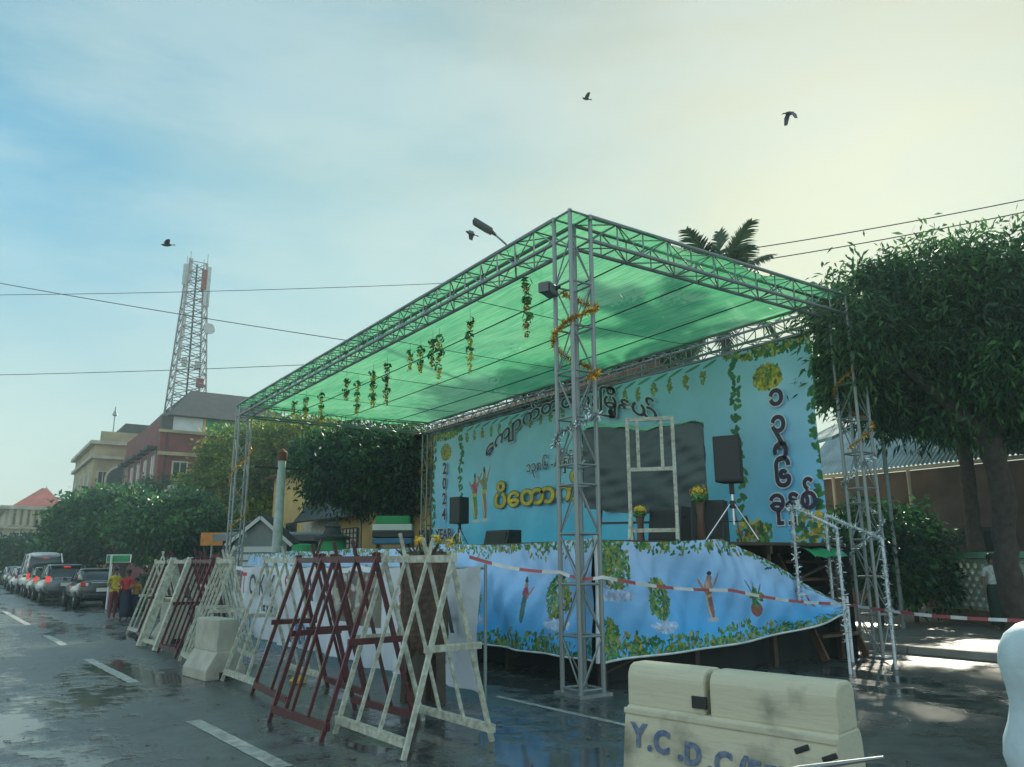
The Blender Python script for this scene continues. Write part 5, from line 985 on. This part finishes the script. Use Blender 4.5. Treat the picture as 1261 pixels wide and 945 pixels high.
wire(LP-Vector((0, 0, .5)), hit(1330, 247, D=26), .25, .017, 'overhead wire running from the lamp pole above the mango tree, the lower one')
BIRDM = mat('dark feathers', (.03, .03, .035), .7); BIRDG = mat('grey feathers', (.12, .12, .13), .7)
def bird(px, py, D, s, rz, flap, pitch, label):
    q = hit(px, py, D=D); t = thing('bird', label, 'bird', (0, 0, 0), 0, 'birds flying over the street'); g = MB()
    g.tube([(0, -.16, 0), (0, -.10, .005), (0, 0, 0), (0, .10, .005), (0, .16, .02), (0, .20, .02)], [.015, .05, .065, .05, .04, .012], 8); g.tube([(0, .19, .02), (0, .225, .012)], [.012, .003], 5); g.add([(-.02, -.13, 0), (.02, -.13, 0), (.06, -.28, 0), (-.06, -.28, 0)], [(0, 1, 2, 3)]); g.build('body', BIRDM, t, smooth=True)
    for k, sg in enumerate((-1, 1)):
        f1, f2 = flap; z1 = .16*math.sin(f1); x1 = .16*math.cos(f1); z2 = z1+.2*math.sin(f2); x2 = x1+.2*math.cos(f2); g = MB()
        g.add([(sg*.03, .09, .02), (sg*.03, -.08, .02), (sg*x1, -.10, z1), (sg*x1, .11, z1), (sg*x2, -.10, z2), (sg*x2*.98, .03, z2), (sg*(x2+.03), -.06, z2)], [(0, 1, 2, 3), (3, 2, 4, 6, 5)]); g.build('wing', BIRDG, t)
    t.location = q; t.rotation_euler = (pitch, 0, rz); t.scale = (s,)*3
bird(722, 122, 26, .75, R(70), (.4, .5), 0, 'small dark bird flying with level wings over the roof')
bird(972, 140, 20, .9, R(-100), (-.5, -1.2), R(15), 'grey bird with a lowered wing flying above the palm')
bird(580, 288, 22, .85, R(60), (.3, -.9), R(20), 'bird diving beside the street lamp head')
bird(206, 302, 26, .85, R(80), (.5, .1), R(-10), 'black bird flying above the telecom mast')
# ------------------------------------------------------------------ vehicles
def ring(y, hw, zb, zt, hwt=None, n=20, p=3.2):
    hwt = hw if hwt is None else hwt; out_ = []
    for i in range(n):
        a = 2*math.pi*i/n; c, s = math.cos(a), math.sin(a); x = math.copysign(abs(c)**(2/p), c); z = math.copysign(abs(s)**(2/p), s); f = (z+1)/2; out_.append((x*(hw*(1-f)+hwt*f), y, zb+(zt-zb)*f))
    return out_
def loft(rings):
    g = MB(); n = len(rings[0]); vs = [v for r_ in rings for v in r_]; g.add(vs, [(i*n+j, i*n+(j+1) % n, (i+1)*n+(j+1) % n, (i+1)*n+j) for i in range(len(rings)-1) for j in range(n)]+[tuple(range(n)), tuple((len(rings)-1)*n+j for j in range(n))[::-1]]); return g
def paint(name, c): return mat('car paint '+name, c, .22, .25, .06, 2, coat=.6)
TAIL = mat('red tail lamp', (.45, .02, .02), .25, 0, .1); AMB = mat('white lamp lens', (.7, .68, .66), .2)
LIT = bpy.data.materials.new('lit brake lamp'); LIT.use_nodes = True; _b = LIT.node_tree.nodes['Principled BSDF']; _b.inputs['Base Color'].default_value = (.6, .03, .02, 1); _b.inputs['Emission Color'].default_value = (1, .08, .04, 1); _b.inputs['Emission Strength'].default_value = .3
PLATE = mat('number plate', (.62, .62, .58), .5, 0, .1)
SPEC = {
 'sedan': dict(body=[(0, .68, .42, .90), (.06, .78, .32, 1.0), (.35, .83, .25, 1.05), (1.0, .85, .22, 1.02), (2.8, .85, .22, .98), (3.7, .82, .23, .88), (4.15, .74, .27, .76), (4.3, .6, .35, .66)], cab=[(.42, .66, .98, 1.05, .60), (.95, .72, .98, 1.38, .60), (1.5, .74, .98, 1.46, .60), (2.3, .74, .96, 1.45, .60), (2.8, .72, .95, 1.30, .60), (3.25, .66, .94, 1.0, .58)], roof=(.98, 2.45, 1.405, 1.475, .60), tail=(.90, .16, .24), wheels=(.75, 3.5), H=1.46),
 'suv': dict(body=[(0, .72, .42, 1.0), (.05, .82, .34, 1.08), (.3, .87, .28, 1.12), (1.0, .89, .26, 1.08), (2.9, .89, .26, 1.05), (3.8, .85, .28, .98), (4.25, .76, .32, .85), (4.38, .62, .4, .72)], cab=[(.10, .74, 1.02, 1.10, .70), (.35, .77, 1.02, 1.50, .64), (.7, .78, 1.02, 1.62, .64), (2.2, .78, 1.02, 1.62, .64), (2.8, .75, 1.0, 1.42, .62), (3.25, .68, 1.0, 1.06, .60)], roof=(.30, 2.35, 1.56, 1.64, .64), tail=(1.0, .16, .34), wheels=(.8, 3.45), H=1.62),
 'hatch': dict(body=[(0, .66, .40, .92), (.05, .76, .32, 1.0), (.3, .81, .26, 1.02), (1.0, .83, .24, 1.0), (2.6, .83, .24, .96), (3.3, .79, .26, .88), (3.7, .68, .3, .74), (3.8, .55, .38, .66)], cab=[(.10, .68, .94, 1.02, .64), (.35, .71, .94, 1.40, .58), (.7, .73, .94, 1.50, .58), (1.9, .73, .94, 1.50, .58), (2.5, .70, .93, 1.30, .56), (2.95, .64, .93, 1.0, .54)], roof=(.30, 2.05, 1.44, 1.515, .58), tail=(.95, .15, .34), wheels=(.7, 3.05), H=1.5),
 'van': dict(body=[(0, .78, .42, 1.15), (.05, .86, .36, 1.2), (.3, .90, .32, 1.22), (1.5, .91, .30, 1.22), (3.8, .91, .30, 1.2), (4.4, .88, .32, 1.1), (4.7, .78, .38, .95), (4.8, .65, .45, .85)], cab=[(.04, .82, 1.15, 1.75, .74), (.15, .86, 1.15, 2.18, .70), (.5, .87, 1.15, 2.28, .68), (3.0, .87, 1.15, 2.26, .68), (3.7, .85, 1.15, 1.9, .68), (4.35, .78, 1.1, 1.2, .66)], roof=(.10, 3.2, 2.0, 2.30, .72), tail=(1.0, .14, .40), wheels=(.95, 3.85), H=2.25)}
def vehicle(kind, pm, label, loc, rz, cat, lit=False, group='vehicles queued along the kerb', name='parked_car'):
    S = SPEC[kind]; t = thing(name, label, cat, (0, 0, 0), 0, group)
    loft([ring(y, hw, zb, zt) for y, hw, zb, zt in S['body']]).build('body', pm, t, smooth='all')
    cab = loft([ring(y, hw, zb, zt, ht, p=5) for y, hw, zb, zt, ht in S['cab']]).build('windows', GLASS, t, smooth='all')
    a, b, z0, z1, hw = S['roof']; loft([ring(a, hw*.96, z0-.01, z1-.03, hw*.86), ring(a+.3, hw*1.06, z0, z1, hw*.95), ring((a+b)/2, hw*1.07, z0, z1+.01, hw*.95), ring(b, hw*1.04, z0-.02, z1-.03, hw*.9)]).build('roof', pm, t, smooth='all')
    c0 = S['cab'][0]; c1 = S['cab'][2]; ce = S['cab'][-1]; cf = S['cab'][-3]
    for s in (-1, 1):
        MB().tube([(s*(c0[1]-.0), c0[0]+.02, c0[3]-.02), (s*(c1[4]+.06), c1[0]-.25, c1[3]-.06)], .045, 6).build('rear_pillar', pm, t, smooth=True); MB().tube([(s*(ce[1]), ce[0]-.05, ce[3]-.02), (s*(cf[4]+.04), cf[0]+.15, cf[3]-.04)], .035, 6).build('front_pillar', pm, t, smooth=True); ym = (c1[0]+cf[0])/2; MB().tube([(s*(c1[1]+.01), ym, c1[2]+.05), (s*(c1[4]+.07), ym, c1[3]-.05)], .03, 6).build('door_pillar', pm, t, smooth=True)
        zt, w_, h_ = S['tail']; bw = S['body'][1][1]; MB().box((s*(bw-.10), .045, zt), (w_*1.1, .12, h_*.75), rz=s*.35).build('tail_lamp', LIT if lit else TAIL, t, bevel=.02); MB().box((s*(bw-.22), .03, zt-.02), (.10, .10, h_*.5), rz=s*.2).build('reversing_lamp', AMB, t, bevel=.012)
        yf = S['body'][-2][0]; MB().box((s*.56, yf+.05, S['body'][-2][3]-.10), (.30, .14, .14), rz=-s*.3).build('headlight', AMB, t, bevel=.02); MB().box((s*(S['body'][3][1]+.10), ce[0]-.35, ce[3]+.05), (.16, .10, .12)).build('mirror', pm, t, bevel=.02)
        for y in S['wheels']:
            w = MB(); w.lathe([(.20, -.10), (.29, -.10), (.315, -.06), (.315, .06), (.29, .10), (.20, .10)], n=20); w.v = [(v[2]+s*(S['body'][3][1]-.09), v[1]+y, v[0]+.315) for v in w.v]; wh = w.build('wheel', TYRE, t, smooth=True)
            r_ = MB(); r_.lathe([(.20, -.03), (.19, .02), (.06, .04), (.03, .05)], n=14); r_.v = [(s*(v[2]+S['body'][3][1]-.03), v[1]+y, v[0]+.315) for v in r_.v]; r_.build('rim', CHROME, wh, smooth=True)
    MB().box((0, -.01, S['tail'][0]-.22), (.44, .03, .14)).build('number_plate', PLATE, t); MB().box((0, .04, .46), (S['body'][1][1]*1.7, .16, .16)).build('bumper', DARKM if kind in ('suv', 'van') else pm, t, bevel=.04); MB().box((0, .01, S['tail'][0]+.04), (S['body'][1][1]*1.1, .05, .05)).build('trim_strip', CHROME, t, bevel=.01)
    if lit: MB().box((0, S['roof'][0]+.02, S['roof'][2]-.03), (.28, .05, .04)).build('high_brake_lamp', LIT, t)
    t.location = loc; t.rotation_euler.z = rz; return t
RZ = math.atan(-SLOPE)
def carpos(px, py): p = hit(px, py, z=0); return (p.x, p.y, 0)
vehicle('sedan', paint('charcoal', (.03, .033, .038)), 'dark charcoal sedan parked next to the group of people', carpos(124, 749), RZ, 'car')
vehicle('suv', paint('grey blue', (.10, .12, .13)), 'grey hatchback with lit red brake lamps behind the dark sedan', carpos(79, 742.5), RZ, 'car', True)
vehicle('hatch', paint('green grey', (.13, .17, .14)), 'green-grey small car between the hatchback and the white van', carpos(60, 737), RZ, 'car', True)
vehicle('van', paint('white', (.66, .68, .68)), 'tall white van in the row of parked cars', carpos(51.5, 733), RZ, 'van', True, name='parked_van')
WC = paint('pearl white', (.62, .64, .64)); SC = paint('silver', (.36, .38, .39)); DC = paint('black', (.02, .02, .024))
for k, (px, py, kd, pm, lb) in enumerate([(34, 729, 'sedan', WC, 'white sedan directly behind the tall white van'), (26, 724, 'hatch', SC, 'silver small car two places behind the tall white van'), (19, 721, 'sedan', WC, 'white sedan between two silver cars far down the row'), (12, 718.5, 'hatch', SC, 'silver small car near the far end of the parked row'), (6, 716.5, 'sedan', DC, 'black sedan far down the parked row'), (1, 715, 'sedan', WC, 'white sedan at the far end of the parked row')]):
    vehicle(kd, pm, lb, carpos(px, py), RZ, 'car')
# ------------------------------------------------------------------ people
SKINM = mat('brown skin', (.24, .13, .085), .55, 0, .08); HAIRM = mat('black hair', (.012, .010, .010), .5)
def person(label, loc, rz, h, top, bottom, pose=0, long_skirt=True, seed=0):
    """continuous skinned body; local -Y is the front"""
    s = h/1.65; rr = random.Random(seed); V = []; E = []; RD = []
    def v(x, y, z, r, p=None):
        V.append((x*s, y*s, z*s)); RD.append(r*s); i = len(V)-1
        if p is not None: E.append((p, i))
        return i
    pel = v(0, 0, .92, .125); sp = v(0, .01, 1.10, .115, pel); ch = v(0, 0, 1.28, .13, sp); nb = v(0, .01, 1.40, .06, ch); nk = v(0, 0, 1.46, .048, nb); hd = v(0, -.01, 1.55, .082, nk); v(0, -.005, 1.63, .066, hd)
    fe = []
    for sg in (-1, 1):
        st = .05 if pose == 1 else .02
        hp = v(sg*.085, 0, .86, .095, pel); kn = v(sg*.095, -.02+sg*st, .47, .062, hp); ca = v(sg*.095, .01+sg*st, .30, .056, kn); an = v(sg*.095, .03+sg*st*1.5, .09, .036, ca); hl = v(sg*.10, .01+sg*st*1.5, .04, .038, an); v(sg*.11, -.13+sg*st*1.5, .025, .030, hl)
        sh = v(sg*.165, .01, 1.36, .062, ch); bend = .12 if (pose == 2 and sg == 1) else 0
        el_ = v(sg*.22, .03-.04*bend, 1.10+bend*.2, .043, sh)
        if pose == 2 and sg == 1: wr = v(sg*.17, -.20, 1.28, .030, el_); dv = Vector((0, -.03, .08))
        elif pose == 3: wr = v(sg*.12, -.20, 1.02, .030, el_); dv = Vector((-sg*.04, -.07, 0))
        else: wr = v(sg*.24, -.03, .87, .030, el_); dv = Vector((.01*sg, -.01, -.08))
        w0 = Vector(V[wr])/s; pm_ = v(*(w0+dv*.8), .032, wr); side = Vector((0, 1, 0)) if abs(dv.z) > .05 else Vector((0, 0, 1))
        for k, (o_, l_) in enumerate(((-.026, .065), (-.009, .08), (.009, .075), (.026, .06))):
            b1 = w0+dv*1.35+side*o_; i1 = v(*b1, .010, pm_); i2 = v(*(b1+dv.normalized()*l_*.5+Vector((0, -.005, 0))), .009, i1); v(*(b1+dv.normalized()*l_+Vector((0, -.015, 0))), .008, i2)
        tb = w0+dv*.6-side*.04; i1 = v(*tb, .011, pm_); v(*(tb+dv.normalized()*.04-side*.02), .009, i1)
    me = bpy.data.meshes.new('person_skeleton'); me.from_pydata(V, E, []); o = bpy.data.objects.new('person_skeleton', me); col.objects.link(o); md = o.modifiers.new('Skin', 'SKIN'); 
    for i, sv in enumerate(me.skin_vertices[0].data): sv.radius = (RD[i], RD[i]*(.72 if i in (0, 1, 2) else 1)); sv.use_root = (i == 0)
    o.modifiers.new('Sub', 'SUBSURF').levels = 1
    dg = bpy.context.evaluated_depsgraph_get(); body = bpy.data.meshes.new_from_object(o.evaluated_get(dg)); bpy.data.objects.remove(o); bpy.data.meshes.remove(me)
    body.materials.clear()
    for m in (SKINM, top, bottom): body.materials.append(m)
    for p in body.polygons:
        x, y, z = p.center/s; ax = abs(x); p.use_smooth = True
        p.material_index = 1 if (.90 < z < 1.42 and (ax < .16 or z > 1.18)) else (2 if (z <= .90 and ax < .16 and z > (.08 if not long_skirt else .15)) else 0)
    body.name = 'person'; t = bpy.data.objects.new('person', body); link(t); tag(t, label, 'person', 'people by the trestle barriers' if loc[0] < 0 else 'people under the mango tree')
    g = MB(); g.lathe([(.02, .115), (.075, .095), (.102, .03), (.10, -.02), (.085, -.06)], (0, .012*s, 0), 14); g.v = [(a*s*.95, b*s+.015*s, 1.585*s+c*s) for a, b, c in g.v]; g.build('hair', HAIRM, t, off=(0, 0, 0), smooth=True)
    g = MB(); g.tube([(0, .085*s, 1.6*s), (0, .115*s, 1.52*s), (0, .10*s, 1.44*s)], [.05*s, .045*s, .02*s], 8); g.build('hair_bun', HAIRM, t, off=(0, 0, 0), smooth=True)
    g = MB(); g.tube([(0, -.082*s, 1.56*s), (0, -.108*s, 1.535*s), (0, -.085*s, 1.53*s)], [.008*s, .015*s, .008*s], 6); g.build('nose', SKINM, t, off=(0, 0, 0), smooth=True)
    for sg in (-1, 1): MB().lathe([(.004*s, -.004*s), (.011*s, 0), (.004*s, .004*s)], (sg*.032*s, -.082*s, 1.575*s), 8).build('eye', HAIRM, t, off=(0, 0, 0)); MB().box((sg*.085*s, .0, 1.555*s), (.018*s, .04*s, .06*s)).build('ear', SKINM, t, off=(0, 0, 0), bevel=.006*s)
    MB().box((0, -.083*s, 1.505*s), (.045*s, .012*s, .012*s)).build('mouth', mat('lips', (.22, .07, .06), .5), t, off=(0, 0, 0))
    if long_skirt:
        g = MB(); g.lathe([(.15, .10), (.165, .12), (.175, .40), (.185, .80), (.165, .93), (.14, 1.0)], (0, 0, 0), 18, 1.0, .8); g.v = [(a*s*(1+.05*math.sin(7*math.atan2(b, a))), b*s, c*s) for a, b, c in g.v]; g.build('longyi', bottom, t, off=(0, 0, 0), smooth=True)
    t.location = loc; t.rotation_euler.z = rz; return t
def cloth(n, c): return mat('cloth '+n, c, .8, 0, .25, 14, .2, 40)
Y_, Rd, Nv, Gn, Wt, Pk = cloth('yellow', (.50, .38, .04)), cloth('red', (.38, .03, .04)), cloth('navy', (.02, .025, .05)), cloth('dark green', (.02, .05, .035)), cloth('white', (.62, .64, .64)), cloth('maroon', (.18, .04, .05))
def gp(px, py): p = hit(px, py, z=0); return (p.x, p.y, 0)
person('person in a yellow top and maroon shorts standing beside the dark sedan', gp(137, 764), R(20), 1.52, Y_, Pk, 3, False, 1)
person('person in a red top and long navy skirt next to the person in yellow', gp(152, 764), R(-35), 1.45, Rd, Nv, 3, True, 2)
person('short person in an orange top close to the trestle barriers', gp(164, 763), R(-20), 1.22, cloth('orange', (.42, .20, .04)), Nv, 0, True, 3)
person('person in dark green clothes behind the red top person', gp(172, 757), R(-60), 1.55, Gn, Gn, 2, True, 4)
person('person in a maroon top holding a dark umbrella among the barriers', gp(208, 752), R(-50), 1.5, Pk, Nv, 2, True, 5)
p = gp(208, 752); um = thing('umbrella', 'dark navy open umbrella held above the barriers', 'umbrella', (p[0], p[1], 1.2)); g = MB(); n = 8; prof = [(.52, 1.62), (.46, 1.72), (.3, 1.82), (.12, 1.88), (.02, 1.90)]; ox, oy = p[0]-.12, p[1]-.2
g.add([(ox+r_*math.cos(2*math.pi*j/n), oy+r_*math.sin(2*math.pi*j/n), z) for r_, z in prof for j in range(n)], [(i*n+j, i*n+(j+1) % n, (i+1)*n+(j+1) % n, (i+1)*n+j) for i in range(4) for j in range(n)]); g.build('canopy', cloth('umbrella navy', (.02, .03, .09)), um); MB().tube([(ox, oy, 1.2), (ox, oy, 1.95)], .01, 6).build('shaft', STEEL, um)
q = hit(1138, 735, z=.13); person('person in a white shirt standing by the green wall', (q.x, q.y, .13), R(-30), 1.55, Wt, Nv, 3, True, 6)
q = hit(1222, 700, D=21); person('person in a pale top behind the green wall', (q.x, q.y, .13), R(-40), 1.6, Wt, Gn, 0, True, 7)
# green street sign
q = hit(134, 720, D=34); qs = hit(146, 688, D=34); t = thing('street_sign', 'small green street sign on a white post behind the people', 'sign', (q.x, q.y, 0)); MB().tube([(q.x, q.y, 0), (q.x, q.y, qs.z+.15)], .04, 8).build('post', WHITEW, t, smooth=True); MB().box((qs.x, qs.y, qs.z), (.85, .04, .24), rz=R(-32)).build('sign_face', GREENP, t); MB().box((qs.x+.01, qs.y+.02, qs.z), (.91, .03, .30), rz=R(-32)).build('sign_border', WHITEW, t)
# ------------------------------------------------------------------ thin haze added to lift the dark tones, like windscreen glare
def haze():
    o = MB().box((20, 80, 17.5), (220, 260, 37.2)).build('haze', []); m = bpy.data.materials.new('shadow lift haze'); m.use_nodes = True; t = m.node_tree; t.nodes.clear(); out_ = nd(t, 'ShaderNodeOutputMaterial'); v = nd(t, 'ShaderNodeVolumePrincipled'); v.inputs['Color'].default_value = (.72, .93, .95, 1); v.inputs['Density'].default_value = .0016; L(t, v.outputs[0], out_.inputs['Volume']); o.data.materials.append(m); tag(o, 'thin added haze lifting the dark tones of the street', 'haze', kind='stuff')
haze()
# ------------------------------------------------------------------ the vehicle the photograph is taken from: dashboard edge and what lies on it
def own_vehicle():
    f = Vector((math.sin(YAW), math.cos(YAW), 0)); r = Vector((math.cos(YAW), -math.sin(YAW), 0)); base = Vector((CAM.x, CAM.y, 0)) + f*.95
    t = thing('vehicle_front', 'dark vehicle dashboard with a wiper along its edge', 'dashboard', base); DASH = mat('dark dashboard plastic', (.025, .028, .03), .6, 0, .2, 20, .3, 90)
    def W_(a, b, z): return base + r*a + f*b + Vector((0, 0, z))
    def slab(pts0, pts1): return MB().add(pts0+pts1, [(3, 2, 1, 0), (4, 5, 6, 7), (0, 1, 5, 4), (1, 2, 6, 5), (2, 3, 7, 6), (3, 0, 4, 7)])
    zl, zr_ = 1.395, 1.405
    slab([W_(-.75, -.28, 1.30), W_(.85, -.28, 1.30), W_(.85, .05, 1.30), W_(-.75, .05, 1.30)], [W_(-.75, -.28, zl-.03), W_(.85, -.28, zr_-.0), W_(.85, .05, zr_), W_(-.75, .05, zl)]).build('dashboard_top', DASH, t)
    slab([W_(-.75, .06, .45), W_(.85, .06, .45), W_(.85, .14, .45), W_(-.75, .14, .45)], [W_(-.75, .06, 1.36), W_(.85, .06, 1.37), W_(.85, .12, 1.36), W_(-.75, .12, 1.35)]).build('front_panel', DASH, t)
    MB().box(base+f*.14+r*.05+Vector((0, 0, .45)), (1.6, .14, .22), rz=-YAW).build('bumper', DARKM, t, bevel=.03)
    for sg in (-.68, .78):
        w = MB(); w.lathe([(.18, -.09), (.29, -.09), (.30, .09), (.18, .09)], n=18); c = base+r*sg-f*.25; w.v = [tuple(c + r*v[2] + f*v[0] + Vector((0, 0, v[1]+.30))) for v in w.v]; w.build('wheel', TYRE, t, smooth=True)
    MB().box(base-f*.5+Vector((0, 0, .5)), (1.5, 1.2, .1), rz=-YAW).build('floor_pan', DARKM, t)
    a, b = hit(985, 947, D=1.08), hit(1088, 933, D=1.10); MB().tube([a-(b-a)*1.2-Vector((0, 0, .01)), a, b], [.004, .004, .002], 6).build('wiper', STEEL, t, smooth=True)
    # bottle standing at the right end of the dashboard
    D = .74; ax = hit(1320, 850, D=D); dz = (hit(1292, 763, D=D).z-hit(1292, 935, D=D).z)/172; dx = .00096*D*1.06; zb = hit(1292, 958, D=D).z
    prof = [(56, 0), (62, 8), (66, 30), (64, 52), (58, 72), (54, 95), (56, 118), (60, 145), (58, 165), (51, 182), (40, 194), (22, 203), (8, 206)]
    bt = thing('white_bottle', 'waisted pale white plastic bottle standing on the dashboard', 'bottle', (ax.x, ax.y, zb)); MB().lathe([(a_*dx, b_*dz) for a_, b_ in prof], (ax.x, ax.y, zb-.004), 28).build('body', mat('pale white plastic', (.50, .60, .64), .6, 0, .12, 30, .15, 40), bt, smooth='all')
    MB().lathe([(.055, -.2), (.055, -.006)], (ax.x, ax.y, zb), 20).build('dash_shelf', DASH, t)
own_vehicle()

# crumpled yellow bag on the road by the maroon trestle
q = hit(367, 842, z=0); rr = random.Random(6); g = MB(); n = 12; prof = [(.02, 0), (.13, .01), (.12, .05), (.07, .09), (.02, .12)]
g.add([(q.x+r_*math.cos(2*math.pi*j/n)*rr.uniform(.7, 1.25), q.y+r_*math.sin(2*math.pi*j/n)*rr.uniform(.7, 1.25), z*rr.uniform(.8, 1.2)+.004) for r_, z in prof for j in range(n)], [(i*n+j, i*n+(j+1) % n, (i+1)*n+(j+1) % n, (i+1)*n+j) for i in range(4) for j in range(n)]+[tuple(range(n))[::-1], tuple(4*n+j for j in range(n))])
tag(g.build('crumpled_bag', mat('yellow plastic', (.62, .46, .04), .4)), 'crumpled yellow plastic bag on the wet road', 'bag')
LIT_L = MB(); rr = random.Random(17)
for k in range(900):
    x, y = rr.uniform(-9, 7), rr.uniform(-5, 22); a = rr.uniform(0, 6.28); s_ = rr.uniform(.02, .05); c_, d_ = math.cos(a)*s_, math.sin(a)*s_
    LIT_L.add([(x-c_, y-d_, .006), (x+d_*.5, y-c_*.5, .010), (x+c_, y+d_, .007), (x-d_*.5, y+c_*.5, .012)], [(0, 1, 2, 3)])
tag(LIT_L.build('leaf_litter', mat('wet fallen leaves', (.16, .11, .04), .5, 0, .5, 40)), 'scattered small wet fallen leaves on the road', 'litter', kind='stuff')
